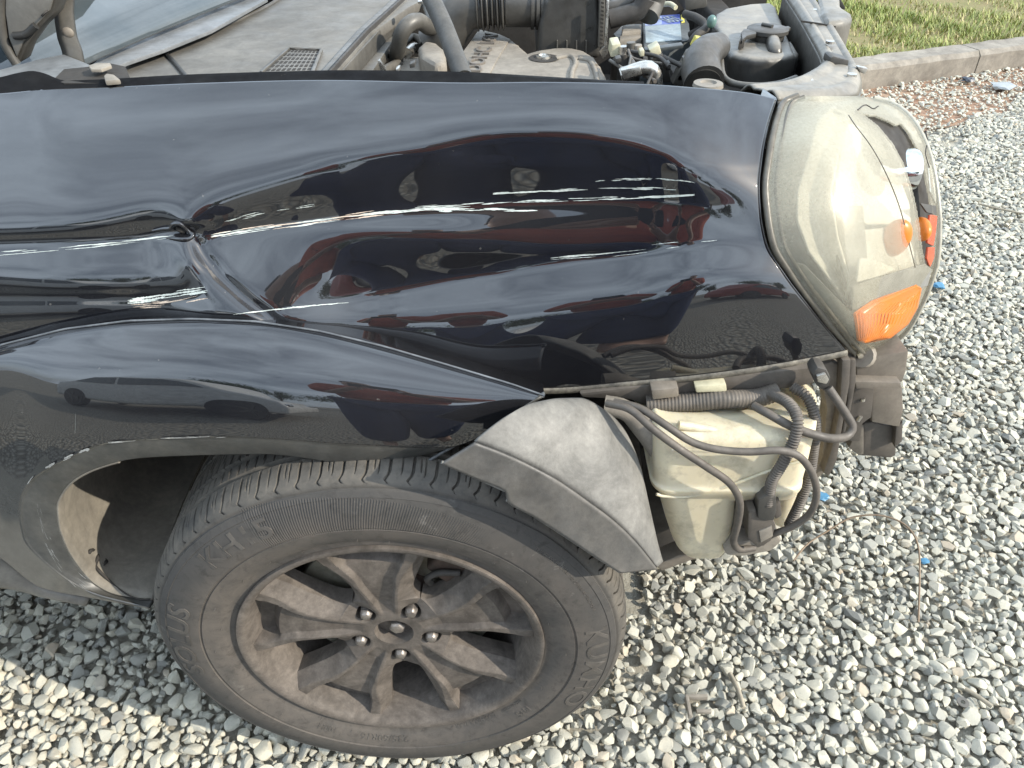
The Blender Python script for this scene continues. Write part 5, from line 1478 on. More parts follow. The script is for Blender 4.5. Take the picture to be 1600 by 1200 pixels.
tube('cover_rib', [atz(x, y, 0.926) for x, y in ((900, 92), (920, 92), (932, 102))], 0.003, M['bay_dust'], ec, 8)
lathe('cover_bolt', [(0.0, 0.014), (0.004, 0.0135), (0.005, 0.009), (0.002, 0.008), (0.002, 0.0)], M['bright_metal'], ec, c=tuple(atz(849, 90, 0.926)), n=28, axis='z')
lathe('bolt_well', [(0.0008, 0.028), (0.0012, 0.014)], M['void'], ec, c=tuple(atz(850, 91, 0.9255)), n=28, axis='z')
# raised lettering laid along the cover
M['cover_text'] = mat('cover_lettering', (0.10, 0.09, 0.078), 0.7, 0, (0.16, 0.14, 0.12), 60, 0, None, 0.3, 40)
me = text_mesh('DOHC 16V', 0.052, 3, 0.0015)
p0 = atz(739, 112, 0.929); p1 = atz(770, 53, 0.929)
ex = (p1 - p0); Lx_ = np.linalg.norm(ex); ex /= Lx_; ez = np.array([0, 0, 1.0]); ey = np.cross(ez, ex)
co = np.zeros(len(me.vertices) * 3, np.float32); me.vertices.foreach_get('co', co); co = co.reshape(-1, 3)
wd = co[:, 0].max() - co[:, 0].min()
W = (p0 + p1) / 2 + np.outer(co[:, 0] * Lx_ / wd, ex) + np.outer(co[:, 1] * 0.80, ey) + np.outer(co[:, 2] + 0.0005, ez)
me.vertices.foreach_set('co', W.astype(np.float32).ravel()); me.update(); me.materials.clear()
tag(link('cover_lettering', me, M['cover_text'], ec, 20), kind='stuff')
# lower left casting and plumbing
deck('cam_cover', [(604, 128), (626, 88), (668, 86), (690, 94), (706, 130), (700, 140), (610, 140)], 0.90, 0.08, M['bay_dust'], car, 0.012, 3)
blob2 = lambda name, c, s, mt: (lambda bm: (bmesh.ops.create_icosphere(bm, subdivisions=3, radius=1, matrix=Matrix.Translation(V(c)) @ Matrix.Diagonal((*s, 1))), bmobj(name, bm, mt, car, 180))[1])(bmesh.new())
deck('throttle_body', [(652, 72), (664, 62), (684, 66), (696, 76), (698, 96), (680, 100), (656, 86)], 0.935, 0.06, M['bay_dust'], car, 0.014, 3)
deck('cover_slot', [(674, 104), (684, 103), (684, 108), (674, 109)], 0.902, 0.004, M['void'], car, 0.0)
tube('breather_hose', [atz(x, y, z) for x, y, z in ((618, 94, 0.90), (622, 75, 0.93), (628, 52, 0.96), (640, 37, 0.975), (655, 33, 0.975), (668, 42, 0.96), (680, 44, 0.95))], 0.0145, M['bay_panel'], car, 16)
tube('breather_hose', [atz(x, y, z) for x, y, z in ((668, 10, 0.97), (672, 24, 0.96), (674, 38, 0.95), (664, 46, .94))], 0.010, M['bay_panel'], car, 14)
tube('fuel_pipe', [atz(x, y, 0.91) for x, y in ((630, 66), (645, 58), (656, 62), (662, 70))], 0.008, M['bay_panel'], car, 10)
tube('fuel_pipe', [atz(x, y, 0.90) for x, y in ((622, 100), (600, 112), (585, 124))], 0.010, M['bay_panel'], car, 10)
tube('injector', [atz(x, y, 0.91) for x, y in ((636, 83), (646, 75), (652, 76))], 0.010, M['bright_metal'], car, 12)
slab('hinge_clip', [(590, 95), (593, 94), (604, 110), (600, 114), (594, 112)], 0.75, 0.01, M['bright_metal'], car, 0.001)
# intake: elbow, bellows, straight pipe
AX = 0.985
def ip(px, py): return at(px, py, 0.98)
M['intake'] = mat('dusty_intake_rubber', (0.04, 0.039, 0.036), 0.4, 0, (0.06, 0.057, 0.051), 14, 0.05, 200, 0.75, 10, up=0.95, uplo=0.3)
tube('intake_elbow', [ip(672, 76), ip(690, 62), ip(706, 36), ip(726, 15), ip(752, 8)], [0.038, 0.042, 0.042, 0.041, 0.041], M['intake'], car, 28)
tube('intake_bellows', [ip(744, 8), ip(790, 6)], 0.0420, M['intake'], car, 30, 0.002, (0.0096, 0.0055), smooth=False)
tube('intake_pipe', [ip(790, 6), ip(848, 6)], 0.0410, M['intake'], car, 30)
for x in (832, 840, 847):
    lathe('hose_clamp', [(-0.003, 0.041), (-0.003, 0.0455), (0.003, 0.0455), (0.003, 0.041)], M['intake'], car, c=tuple(ip(x, 6)), n=40, axis='x')
tube('clamp_screw', [at(660, 0, 0.98), at(661, 4, .98)], 0.01, M['bright_metal'], car, 8)
# air filter box with clips
ab = slab('air_filter_box', [(838, 92), (842, 40), (850, 4), (862, -16), (926, -20), (934, -2), (938, 40), (938, 92)], 0.93, 0.30, M['dusty_black'], car, 0.02, 4)
ab['label'] = 'black air filter box with ribbed side'
for x in (871, 886, 901, 916):
    slab('box_rib', [(x - 0.8, 64), (x + 0.8, 64), (x + 0.8, 92), (x - 0.8, 92)], 0.922, 0.02, M['bay_panel'], ab, 0.0)
slab('box_flange', [(937, -10), (945, -10), (946, 20), (943, 72), (934, 76)], 0.92, 0.25, M['bay_panel'], ab, 0.003)
for k in range(12):
    y = -4 + k * 6.3
    slab('flange_tooth', [(939.5 - k * 0.2, y), (944 - k * 0.2, y + 1.5), (944 - k * 0.2, y + 4), (939.5 - k * 0.2, y + 3)], 0.9195, 0.004, M['void'], ab, 0.0)
slab('filter_clip', [(944, 72), (948, 0), (952, 0), (949, 66), (950, 84), (942, 92), (936, 80)], 0.905, 0.006, M['bright_metal'], car, 0.001)
# battery with printed label
bt = deck('battery', [(1004, 30), (1068, 22), (1077, 36), (1080, 62), (1006, 72)], 0.935, 0.16, M['battery_case'], car, 0.004)
bt['label'] = 'dusty battery with blue and white printed label'
deck('battery_label', [(1008, 40), (1063, 37), (1065, 62), (1009, 66)], 0.937, 0.0015, M['white_label'], bt, 0)
deck('battery_label', [(1008, 26), (1062, 22), (1063, 37), (1008, 40)], 0.937, 0.0015, M['blue_label'], bt, 0)
deck('battery_label', [(1008, 27), (1034, 25), (1034, 38), (1008, 40)], 0.9378, 0.0010, mat('pale_blue_print', (0.30, 0.36, 0.52), 0.4, 0, (0.14, 0.18, 0.40), 160), bt, 0)
deck('battery_label', [(1064, 23), (1068, 23), (1070, 34), (1065, 35)], 0.9372, 0.0015, M['yellow'], bt, 0)
me = text_mesh('S65S', 0.06, 2, 0.0004)
p0 = atz(1036, 32, 0.9384); p1 = atz(1061, 29, 0.9384); ex = p1 - p0; Lx_ = np.linalg.norm(ex); ex /= Lx_; ey = np.cross([0, 0, 1.0], ex)
co = np.zeros(len(me.vertices) * 3, np.float32); me.vertices.foreach_get('co', co); co = co.reshape(-1, 3); wd = np.ptp(co[:, 0])
W = (p0 + p1) / 2 + np.outer(co[:, 0] * Lx_ / wd, ex) + np.outer(co[:, 1] * 1.1, ey) + np.outer(co[:, 2], [0, 0, 1.0])
me.vertices.foreach_set('co', W.astype(np.float32).ravel()); me.update(); me.materials.clear(); link('label_print', me, M['white_label'], bt, 20)
tube('battery_terminal', [atz(x, y, 0.945) for x, y in ((1016, 22), (1030, 22))], 0.012, M['bright_metal'], bt, 12)
slab('battery_ridge', [(1008, 78), (1068, 70), (1068, 76), (1008, 84)], 0.77, 0.02, M['battery_case'], bt, 0.002)
# fuse box, sockets, cables
deck('fuse_box', [(958, 52), (972, 38), (1004, 36), (1004, 60), (968, 64)], 0.925, 0.10, M['bay_panel'], car, 0.006)
deck('fuse_cover', [(972, 40), (1002, 38), (1002, 46), (972, 49)], 0.94, 0.02, M['bay_dust'], car, 0.004)
deck('fuse_cover', [(968, 55), (1003, 52), (1003, 58), (968, 61)], 0.932, 0.02, M['bay_dust'], car, 0.004)
slab('relay', [(956, 70), (970, 68), (970, 88), (954, 90)], 0.80, 0.05, M['ivory'], car, 0.003)
for (x, y, c) in ((974, 72, 'bright_metal'), (986, 66, 'bay_panel'), (996, 70, 'bay_dust')):
    tube('terminal', [at(x, y, 0.80), at(x, y + 14, 0.80)], 0.008, M[c], car, 12, smooth=False)
    tube('battery_cable', [at(x, y + 12, 0.80), at(x + 1, y + 26, 0.80), at(x + 4, y + 46, 0.80)], 0.010, M['rubber'], car, 12)
slab('ivory_plug', [(1014, 78), (1030, 69), (1034, 84), (1020, 91)], 0.74, 0.03, M['ivory'], car, 0.003)
slab('plug_body', [(1016, 92), (1036, 84), (1046, 108), (1050, 130), (1022, 130)], 0.75, 0.05, M['dark_plastic'], car, 0.006)
tube('coolant_pipe', [at(970, 118, 0.66), at(1000, 107, 0.66), at(1016, 106, 0.66), at(1024, 118, 0.66), at(1025, 134, 0.66)], 0.011, M['bright_metal'], car, 16)
slab('pipe_bracket', [(970, 110), (1000, 103), (1004, 116), (974, 125)], 0.645, 0.02, M['bright_metal'], car, 0.003)
tube('wire_loom', [at(960, 96, 0.86), at(990, 88, .84), at(1010, 96, 0.82), at(1040, 92, 0.82)], 0.007, M['rubber'], car, 10)
tube('wire_loom', [at(952, 30, 1.0), at(975, 24, 1.0), at(998, 16, 1.0), at(1010, -4, 1.0)], 0.018, M['rubber'], car, 12)
tube('wire_loom', [at(948, 12, 1.02), at(972, 8, 1.02), at(992, -2, 1.02)], 0.012, M['dark_plastic'], car, 12)
tube('upper_hose', [at(1012, 26, 1.0), at(1020, 6, 1.02), at(1026, -14, 1.02)], 0.022, M['bay_panel'], car, 18)
slab('fuse_lid', [(1070, 18), (1068, -10), (1104, -12), (1106, 12)], 1.10, 0.2, M['bay_panel'], car, 0.006)
tube('wire_loom', [at(1030, 8, 1.08), at(1046, 6, 1.06), at(1056, 12, 1.04)], 0.005, M['ivory'], car, 8)
slab('yellow_tag', [(1080, 74), (1088, 58), (1106, 62), (1108, 72), (1096, 74)], 0.86, 0.02, M['yellow'], car, 0.003)
tube('wire_loom', [at(1070, 22, 0.98), at(1088, 28, 0.95), at(1104, 42, 0.92), at(1090, 54, 0.9), at(1080, 66, .9)], 0.008, M['rubber'], car, 10)
tube('wire_loom', [at(1078, 56, 0.94), at(1096, 46, 0.93), at(1112, 30, 0.93)], 0.008, M['void'], car, 10)
blob2('sensor_plug', at(1112, 34, 0.90), (0.009, 0.008, 0.012), mat('teal_plug', (0.11, 0.19, 0.17), 0.4))
# big hose in front of the reservoir
tube('radiator_hose', [at(1122, 72, 0.74), at(1104, 82, 0.70), at(1095, 104, 0.66), at(1100, 130, 0.62)], [0.022, 0.027, 0.031, 0.032], M['dark_plastic'], car, 24)
tube('hose_sleeve', [at(1094, 112, 0.652), at(1098, 134, 0.62)], 0.029, M['black_plastic'], car, 24)
lathe('cap_washer', [(0.0, 0.022), (0.005, 0.021), (0.006, 0.012), (0.003, 0.010), (0.003, 0.0)], M['bay_dust'], car, c=tuple(at(1106, 135, 0.50)), n=32, axis='z')
slab('shroud', [(1050, 132), (1076, 84), (1088, 78), (1086, 100), (1080, 140)], 0.70, 0.03, M['bay_panel'], car, 0.004)
# reservoir: rounded black tank with filler cap
rz = 0.965
rs_ = deck('coolant_reservoir', [(1114, 34), (1118, 20), (1132, 12), (1170, 5), (1207, 3), (1214, 10), (1222, 30), (1236, 64), (1246, 84), (1222, 90), (1200, 92), (1170, 90), (1142, 84), (1132, 72), (1124, 52)], rz, 0.13, M['dusty_black'], car, 0.014, 4)
rs_['label'] = 'dusty black reservoir with round filler cap'
P_ = tube_arr([atz(1206, 62, rz + 0.004), atz(1210, 76, rz + 0.002), atz(1211, 92, rz - 0.014), atz(1211, 100, rz - 0.05)], 0.014, 16)
tube('reservoir_rib', [tuple(q) for q in P_.mean(1)], 0.012, M['dusty_black'], rs_, 16)
deck('reservoir_step', [(1216, 66), (1238, 62), (1250, 82), (1246, 88), (1222, 88)], rz - 0.006, 0.12, M['dusty_black'], rs_, 0.01, 3)
cpt = atz(1199, 50, rz + 0.012)
lathe('reservoir_cap', [(-0.014, 0.030), (-0.002, 0.031), (0.000, 0.036), (0.006, 0.036), (0.008, 0.032), (0.008, 0.0)], M['dark_plastic'], rs_, c=tuple(cpt), n=48, axis='z')
deck('cap_tab', [(1158, 50), (1162, 45), (1182, 43), (1182, 52), (1168, 55), (1160, 62)], rz + 0.018, 0.008, M['dark_plastic'], rs_, 0.002)
deck('cap_tab', [(1218, 42), (1232, 40), (1236, 43), (1222, 49)], rz + 0.018, 0.006, M['dark_plastic'], rs_, 0.002)
deck('cap_tab', [(1155, 64), (1160, 52), (1164, 52), (1164, 62)], rz + 0.016, 0.014, M['void'], rs_, 0.001)
tube('cap_ridge', [cpt + np.array([-0.008, 0.012, 0.010]), cpt + np.array([0.006, -0.004, 0.010])], 0.0035, M['dark_plastic'], rs_, 8, smooth=False)
# trough round it
box('reservoir_tray', tuple(at(1195, 126, 0.68) + np.array([0, 0, -0.028])), (0.26, 0.40, 0.012), M['void'], car, bevel=0.002)
tray = [(1120, 60), (1126, 92), (1130, 118), (1146, 130), (1180, 134), (1216, 131), (1244, 122)]
tube('tray_rim', [at(x, y, yy) for (x, y), yy in zip(tray, (0.85, 0.74, 0.66, 0.62, 0.60, 0.60, 0.62))], 0.005, M['bay_panel'], car, 10)
# radiator support: wide pressed panel sweeping to the lamp
oz = 0.985
inn = [(1224, -8), (1240, 16), (1252, 35), (1268, 64), (1282, 91), (1284, 99), (1278, 106), (1268, 112), (1240, 127), (1210, 137), (1158, 143)]
outn = [(1266, -8), (1292, 30), (1310, 58), (1326, 86), (1337, 106), (1343, 118), (1345, 132), (1341, 148), (1310, 156), (1262, 158), (1215, 158)]
n = 80
a = piecewise(inn, n); b = piecewise(outn, n)
z_in = np.interp(np.linspace(0, 1, n), [0, 0.55, 1], [0.985, 0.985, 1.00]); z_out = np.interp(np.linspace(0, 1, n), [0, .5, .75, 1], [0.985, 0.98, 0.985, 1.01])
pa = atz(a[:, 0], a[:, 1], z_in); pb = atz(b[:, 0], b[:, 1], z_out)
t = np.linspace(0, 1, 16)
P = pa[:, None] * (1 - t)[None, :, None] + pb[:, None] * t[None, :, None]
P[..., 2] += 0.008 * np.sin(PI * t)[None] + 0.006 * np.clip(np.sin(3 * PI * t), 0, 1)[None]
rs2 = grid('radiator_support', P, M['support'], car, 0.003, angle=40, off=0)
rs2['label'] = 'dusty front panel sweeping from radiator to headlight'
# hanging lips
P = np.stack([pa, pa + np.array([0, 0, -0.004]), pa + np.array([-0.002, 0.002, -0.09])], 1)
grid('panel_lip', P, M['bay_panel'], car, 0.002, angle=40, off=0)
P = np.stack([pb, pb + np.array([0.002, 0, -0.006]), pb + np.array([0.004, 0, -0.10])], 1)
grid('panel_lip', P, M['bay_panel'], car, 0.002, angle=40, off=0)
slab('panel_joint', [(1252, 32), (1280, 36), (1306, 41), (1306, 43), (1280, 39), (1253, 35)], 0.80, 0.003, M['void'], car, 0.0)
# rubber buffer, clip, latch box
bm = bmesh.new()
c = at(1311, 100, 0.56)
buf = slab('bonnet_buffer', [(1295, 101), (1298, 90), (1303, 88), (1318, 92), (1327, 94), (1325, 104), (1318, 111), (1310, 109), (1307, 106)], 0.565, 0.03, M['dark_plastic'], car, 0.003)
slab('panel_clip', [(1257, 142), (1264, 132), (1272, 132), (1275, 142), (1270, 150), (1264, 150)], 0.46, 0.02, M['dark_plastic'], car, 0.002)
slab('clip_spring', [(1263, 134), (1263, 126), (1272, 125), (1274, 132)], 0.458, 0.01, M['bright_metal'], car, 0.001)
slab('clip_block', [(1272, 131), (1285, 130), (1282, 146), (1270, 147)], 0.465, 0.02, M['black_plastic'], car, 0.002)
lb = deck('intake_snorkel', [(1278, -8), (1310, -6), (1316, 10), (1332, 20), (1334, 26), (1320, 32), (1292, 34), (1284, 20)], 1.0, 0.09, M['support'], car, 0.012, 3)
slab('latch', [(1296, 4), (1312, -4), (1318, 6), (1322, 16), (1308, 12)], 1.05, 0.04, M['black_plastic'], car, 0.002)
tube('latch_spring', [at(1308, 0, 1.04), at(1309, 14, 1.04)], 0.004, M['bright_metal'], car, 8, smooth=False)
# bright pad seen behind the lamp's outer corner
slab('lamp_tab', [(1340, 104), (1356, 107), (1352, 116), (1343, 113)], 0.54, 0.01, M['bright_metal'], car, 0.001)

# small fittings: bolts, thin wires, ties
for (x, y, yy) in ((1296, 70, 0.66), (1330, 122, 0.50), (1240, 146, 0.44), (1275, 20, 0.92), (1322, 140, 0.46)):
    c = at(x, y, yy)
    lathe('panel_bolt', [(0.0, 0.007), (0.004, 0.0068), (0.005, 0.0)], M['bright_metal'], car, c=tuple(c + np.array([0, 0, 0.002])), n=12, axis='z')
rw = random.Random(3)
for k in range(7):
    x0 = rw.uniform(946, 1100); y0 = rw.uniform(74, 100); x1 = x0 + rw.uniform(-40, 60); y1 = y0 + rw.uniform(10, 40)
    ya = 1.324 and (0.62 + 0.38 * (1 - min(1, y0 / 130))); yb = 0.62 + 0.30 * (1 - min(1, y1 / 130))
    mx, my = (x0 + x1) / 2 + rw.uniform(-18, 18), (y0 + y1) / 2 + rw.uniform(-14, 8)
    tube('wire', [at(x0, y0, ya), at(mx, my, (ya + yb) / 2), at(x1, y1, yb)], rw.uniform(0.0022, 0.0042), M[rw.choice(['rubber', 'rubber', 'void', 'bay_panel', 'hose'])], car, 7, 0.01)
for (x, y, w, h, c) in ((962, 92, 9, 7, 'dark_plastic'), (1040, 100, 8, 10, 'black_plastic'), (1068, 92, 10, 8, 'dark_plastic'), (1000, 80, 7, 8, 'ivory'), (984, 100, 10, 6, 'bay_panel'), (1058, 118, 9, 9, 'dark_plastic'), (640, 100, 8, 6, 'dark_plastic'), (618, 108, 6, 8, 'bright_metal')):
    slab('small_plug', [(x, y), (x + w, y - 2), (x + w, y + h), (x, y + h + 1)], 0.70, 0.02, M[c], car, 0.002)
# ------------------------------------------------------------------ cowl, windscreen, bonnet hinge, prop rod
cz = 0.96
def zdeck(name, pts3, mt, thick=0.004, bevel=0.0):
    return prism(name, pts3, (0, 0, -thick), mt, car, bevel)
cw = zdeck('cowl_panel', [atz(190, 140, cz), atz(150, 104, cz), atz(200, 97, cz), atz(255, 78, cz), atz(330, 48, cz), atz(420, 8, cz), atz(452, -20, cz), atz(700, -20, cz), atz(640, 10, cz), atz(560, 66, cz), atz(500, 112, cz), atz(480, 140, cz)], M['cowl'], 0.02, 0.004)
cw['label'] = 'dusty beige plastic cowl below the windscreen'
tube('cowl_seam', [atz(x, y, cz + 0.001) for x, y in ((254, 78), (272, 98), (292, 122))], 0.004, M['black_plastic'], cw, 8)
tube('cowl_edge', [atz(x, y, cz + 0.001) for x, y in ((200, 98), (255, 78), (330, 49), (420, 9), (450, -16))], 0.0045, M['bay_panel'], cw, 8)
# ventilation grille: frame and open slots
gz = cz + 0.0015
gp = [(412, 112), (452, 76), (500, 78), (486, 110)]
deck('grille_plate', [(404, 118), (452, 74), (504, 77), (488, 118)], gz + 0.002, 0.006, M['cowl'], cw, 0.001)
for i in range(9):
    for j in range(6):
        u0, u1 = (i + 0.22) / 9, (i + 0.82) / 9
        v0, v1 = (j + 0.2) / 6, (j + 0.8) / 6
        def q(u, v):
            a = np.array(gp[1]) * (1 - u) + np.array(gp[2]) * u; b = np.array(gp[0]) * (1 - u) + np.array(gp[3]) * u
            return a * (1 - v) + b * v
        pp = [q(u0, v0), q(u1, v0), q(u1, v1), q(u0, v1)]
        deck('grille_slot', [tuple(p) for p in pp], gz + 0.0026, 0.002, M['void'], cw, 0)
tube('grille_rim', [atz(x, y, gz + 0.003) for x, y in ((408, 114), (452, 76), (502, 78), (488, 114))], 0.003, M['bay_panel'], cw, 6, smooth=False)
# cowl front wall and seals running to the firewall
ledge = [(486, 126), (520, 88), (560, 44), (598, 10), (624, -14)]
def ledge_strip(name, d0, d1, z0, mt):
    q = [atz(x + d0, y, z0) for x, y in ledge] + [atz(x + d1, y, z0) for x, y in ledge[::-1]]
    return zdeck(name, q, mt, 0.03, 0.002)
ledge_strip('bay_ledge', 2, 12, cz + 0.004, M['bay_panel'])
ledge_strip('bay_seal', 12, 17, cz + 0.010, M['rubber'])
ledge_strip('bay_ledge', 17, 26, cz + 0.002, M['cowl'])
ledge_strip('bay_ledge', 26, 36, cz - 0.004, M['bay_panel'])
zdeck('firewall_panel', [atz(512, 126, 0.925), atz(596, 10, 0.925), atz(640, -20, 0.925), atz(700, -20, 0.925), atz(664, 6, 0.925), atz(612, 66, 0.925), atz(572, 126, 0.925)], M['bay_panel'], 0.02, 0.004)
slab('firewall_face', [(572, 126), (612, 66), (664, 6), (690, -20), (700, 20), (640, 80), (600, 140)], 1.15, 0.02, M['void'], car, 0)
# windscreen: sloping up and back from the cowl
w0 = atz(130, 122, cz + 0.01); w1 = atz(440, -10, cz + 0.01)
dirw = (w1 - w0) / np.linalg.norm(w1 - w0)
w0 = w0 - dirw * 0.40; w1 = w1 + dirw * 0.5
up_ = np.array([-0.72, 0.0, 0.52]); 
nseg = 24
tt = np.linspace(0, 1, nseg)
P = (w0[None] * (1 - tt[:, None]) + w1[None] * tt[:, None])[:, None] + np.linspace(0, 0.9, 12)[None, :, None] * up_[None, None] + np.array([0, 0, 0.02]) * np.sin(PI * tt)[:, None, None]
ws = grid('windscreen', P, M['glass'], car, 0.005, angle=60)
ws['label'] = 'dusty windscreen reflecting pale sky'
# pale glass border / wiper tray strip at the foot of the screen
st = [(140, 104), (190, 62), (240, 40), (288, -2), (418, -2), (330, 47), (255, 77), (200, 96), (160, 112)]
M['screen_band'] = mat('dusty_glass_border', (0.15, 0.158, 0.165), 0.6, 0, (0.115, 0.125, 0.13), 8, 0, None, 0.5, 9, dcol=(0.20, 0.195, 0.185))
zdeck('screen_border', [atz(x, y, cz + 0.018) for x, y in st], M['screen_band'], 0.006, 0.001)
# wing corner by the hinge
deck('wing_corner', [(-160, 136), (-60, 120), (0, 108), (60, 92), (100, 84), (150, 104), (120, 124), (60, 120), (20, 124), (-160, 150)], 1.035, 0.012, M['screen_band'], car, 0.003)
deck('hinge_well', [(84, 124), (100, 108), (140, 104), (168, 98), (196, 104), (204, 124), (190, 130), (100, 130)], 1.042, 0.004, M['void'], car, 0)
deck('torn_seal', [(138, 102), (150, 98), (172, 98), (174, 102), (158, 108), (142, 108)], 1.052, 0.004, M['bay_dust'], car, 0.001)
deck('hinge_bolt', [(162, 118), (166, 114), (178, 116), (188, 124), (164, 126)], 1.050, 0.006, M['bay_dust'], car, 0.002)
# hinge arm: bent steel strap
P = np.array([(113, 126), (116, 108), (112, 84), (103, 56), (99, 28), (98, 0), (97, -60)], float)
yy = np.interp(P[:, 1], [-60, 126], [0.50, 0.45])
c_ = at(P[:, 0], P[:, 1], yy)
wv_ = np.array([13, 14, 13.5, 13, 13, 14, 15]) / FPX * 1.15
L_ = c_ - np.outer(wv_, [1, 0, 0]); R_ = c_ + np.outer(wv_, [1, 0, 0])
G = np.stack([L_, c_ + np.array([0, -0.004, 0]), R_, R_ + np.array([0, 0.006, 0])], 1)
G = resample(G.reshape(len(P), -1), 40).reshape(40, 4, 3)
hg = grid('bonnet_hinge', G, M['bay_panel'], car, 0.004, angle=40)
hg['label'] = 'grey steel bonnet hinge strap'
blob2('hinge_rivet', at(106, 51, 0.468), (0.008, 0.004, 0.007), M['beam'])
# raised bonnet: rear corner hangs into the top left of the picture
hood_y = 0.44
corner = [(-40, -120), (2, -20), (0, 20), (6, 62), (16, 84), (26, 101), (33, 96), (42, 72), (62, 44), (84, 22), (96, -10), (110, -60), (130, -120)]
bn = slab('bonnet', corner, hood_y, 0.03, M['bay_panel'], car, 0.004)
bn['label'] = 'raised bonnet, its dusty rear corner above the wing'
inner = [(8, -20), (8, 20), (14, 60), (26, 90), (36, 66), (58, 38), (78, 16), (88, -20)]
slab('bonnet_inner', inner, hood_y - 0.006, 0.004, M['cowl'], bn, 0.002)
tube('bonnet_hem', [at(x, y, hood_y - 0.004) for x, y in ((2, -20), (1, 20), (6, 62), (16, 84), (26, 100))], 0.006, M['bay_panel'], bn, 8)
tube('bonnet_hem', [at(x, y, hood_y - 0.008) for x, y in ((22, 56), (40, 54), (56, 40))], 0.005, M['black_plastic'], bn, 8)
tube('bonnet_hole', [at(71, 22, hood_y - 0.0075), at(69, 20, hood_y - 0.0075)], 0.006, M['void'], bn, 10, .002, smooth=False)
# the sheet itself, up out of the picture
hb0 = at(30, -10, hood_y)
sheet_pts = [hb0 + np.array([0, 0.0, 0]), hb0 + np.array([-0.08, 0.9, 0.0]), hb0 + np.array([-0.40, 0.9, 0.42]), hb0 + np.array([-0.40, 0.05, 0.42])]
prism('bonnet_sheet', sheet_pts, (-0.03, 0, 0.015), M['paint'], bn, 0.004)
# prop rod
tube('prop_rod', [at(668, -14, 0.50), at(694, 42, 0.44), at(724, 122, 0.36)], 0.0122, M['rod'], car, 20)
# ------------------------------------------------------------------ small things lying on the gravel
wire = [atz(x, y, z) for x, y, z in ((1240, 876, 0.02), (1262, 850, 0.03), (1296, 828, 0.05), (1330, 809, 0.07), (1372, 805, 0.085), (1408, 816, 0.085), (1428, 836, 0.075), (1436, 862, 0.06), (1437, 900, 0.045), (1436, 940, 0.03), (1435, 972, 0.015))]
o = tube('cable', wire, 0.0019, M['cable'], None, 8, 0.006)
tag(o, 'thin brown cable looping over the gravel in front of the bottle', 'cable')
def scrap(name, px, py, r, mt, label, cat, seed, flat=0.35, group=None):
    r_ = random.Random(seed)
    bm = bmesh.new(); bmesh.ops.create_icosphere(bm, subdivisions=2, radius=r)
    for v in bm.verts:
        v.co *= r_.uniform(0.55, 1.2); v.co.z *= flat
    o = bmobj(name, bm, mt, None, 30); p = atz(px, py, 0.024)
    o.location = V(p)
    tag(o, label, cat, group); return o
scrap('plastic_scrap', 1444, 876, 0.010, M['blue_plastic'], 'small blue plastic scrap beside the looping cable', 'scrap', 1, 0.3)
scrap('plastic_scrap', 1466, 446, 0.022, M['blue_plastic'], 'blue plastic scrap beside the headlight corner', 'scrap', 2)
scrap('plastic_scrap', 1284, 776, 0.016, M['blue_plastic'], 'pale blue bottle piece behind the washer hose', 'scrap', 3)
scrap('plastic_scrap', 1566, 134, 0.07, mat('grey_film', (0.34, 0.36, 0.36), 0.4), 'crumpled grey plastic film on the dirt by the kerb', 'film', 4, 0.25)
scrap('plastic_scrap', 1512, 124, 0.035, mat('dark_film', (0.07, 0.08, 0.10), 0.4), 'small dark plastic scrap on the dirt by the kerb', 'scrap', 5, 0.4)
scrap('grey_pebble', 1415, 395, 0.024, mat('dark_stone', (0.16, 0.165, 0.16), 0.8), 'darker grey stone right of the headlight', 'stone', 6, 0.7)
def twig(pix, r, label, seed):
    o = tube('twig', [atz(x, y, 0.026) for x, y in pix], r, M['twig'], None, 7, 0.008); tag(o, label, 'twig'); return o
twig([(1528, 318), (1560, 326), (1600, 334)], 0.004, 'long dry twig at the right edge of the gravel', 1)
twig([(1140, 1052), (1152, 1075), (1162, 1106)], 0.0045, 'pale stick lying on gravel right of the tyre', 2)
twig([(1508, 1076), (1528, 1088), (1550, 1104)], 0.004, 'dry twig on gravel in the bottom right corner', 3)
# square steel bracket and washer
c0 = atz(1088, 1104, 0.028)
bm = bmesh.new()
box_bm(bm, c0 + np.array([-0.014, 0.0, 0]), (0.006, 0.04, 0.012), None, 0.001)
box_bm(bm, c0 + np.array([0.006, 0.018, 0]), (0.034, 0.006, 0.012), None, 0.001)
box_bm(bm, c0 + np.array([0.012, -0.008, -0.002]), (0.026, 0.006, 0.008), None, 0.001)
o = bmobj('steel_bracket', bm, M['concrete']); tag(o, 'small square grey bracket lying on gravel right of the tyre', 'bracket')
o = lathe('steel_washer', [(0.0, 0.004), (0.0025, 0.004), (0.0025, 0.010), (0.0, 0.010)], M['bay_panel'], None, c=tuple(atz(1504, 1098, 0.036)), n=32, axis='z', closed=True)
tag(o, 'round grey washer lying on gravel beside the dry twig', 'washer')

# ------------------------------------------------------------------ the rest of the car, out of the picture
def rest(name, c, s, mt, bev=0.03, rot=None): return box(name, c, s, mt, car, rot, bev, 3)
rest('front_door', (-1.25, 0.10, 0.62), (1.1, 0.10, 0.72), M['paint'], 0.05)
rest('rear_door', (-2.30, 0.12, 0.62), (0.95, 0.10, 0.72), M['paint'], 0.05)
rest('cabin', (-2.5, 0.90, 1.36), (1.7, 1.35, 0.60), M['glass'], 0.18)
rest('roof', (-2.5, 0.90, 1.66), (1.6, 1.30, 0.04), M['paint'], 0.02)
rest('far_side', (-1.0, 1.66, 0.62), (3.2, 0.10, 0.75), M['paint'], 0.05)
rest('underbody', (-1.0, 0.95, 0.36), (3.0, 1.2, 0.14), M['void'], 0.03)
rest('radiator', (0.66, 1.02, 0.66), (0.06, 0.95, 0.50), M['void'], 0.01)

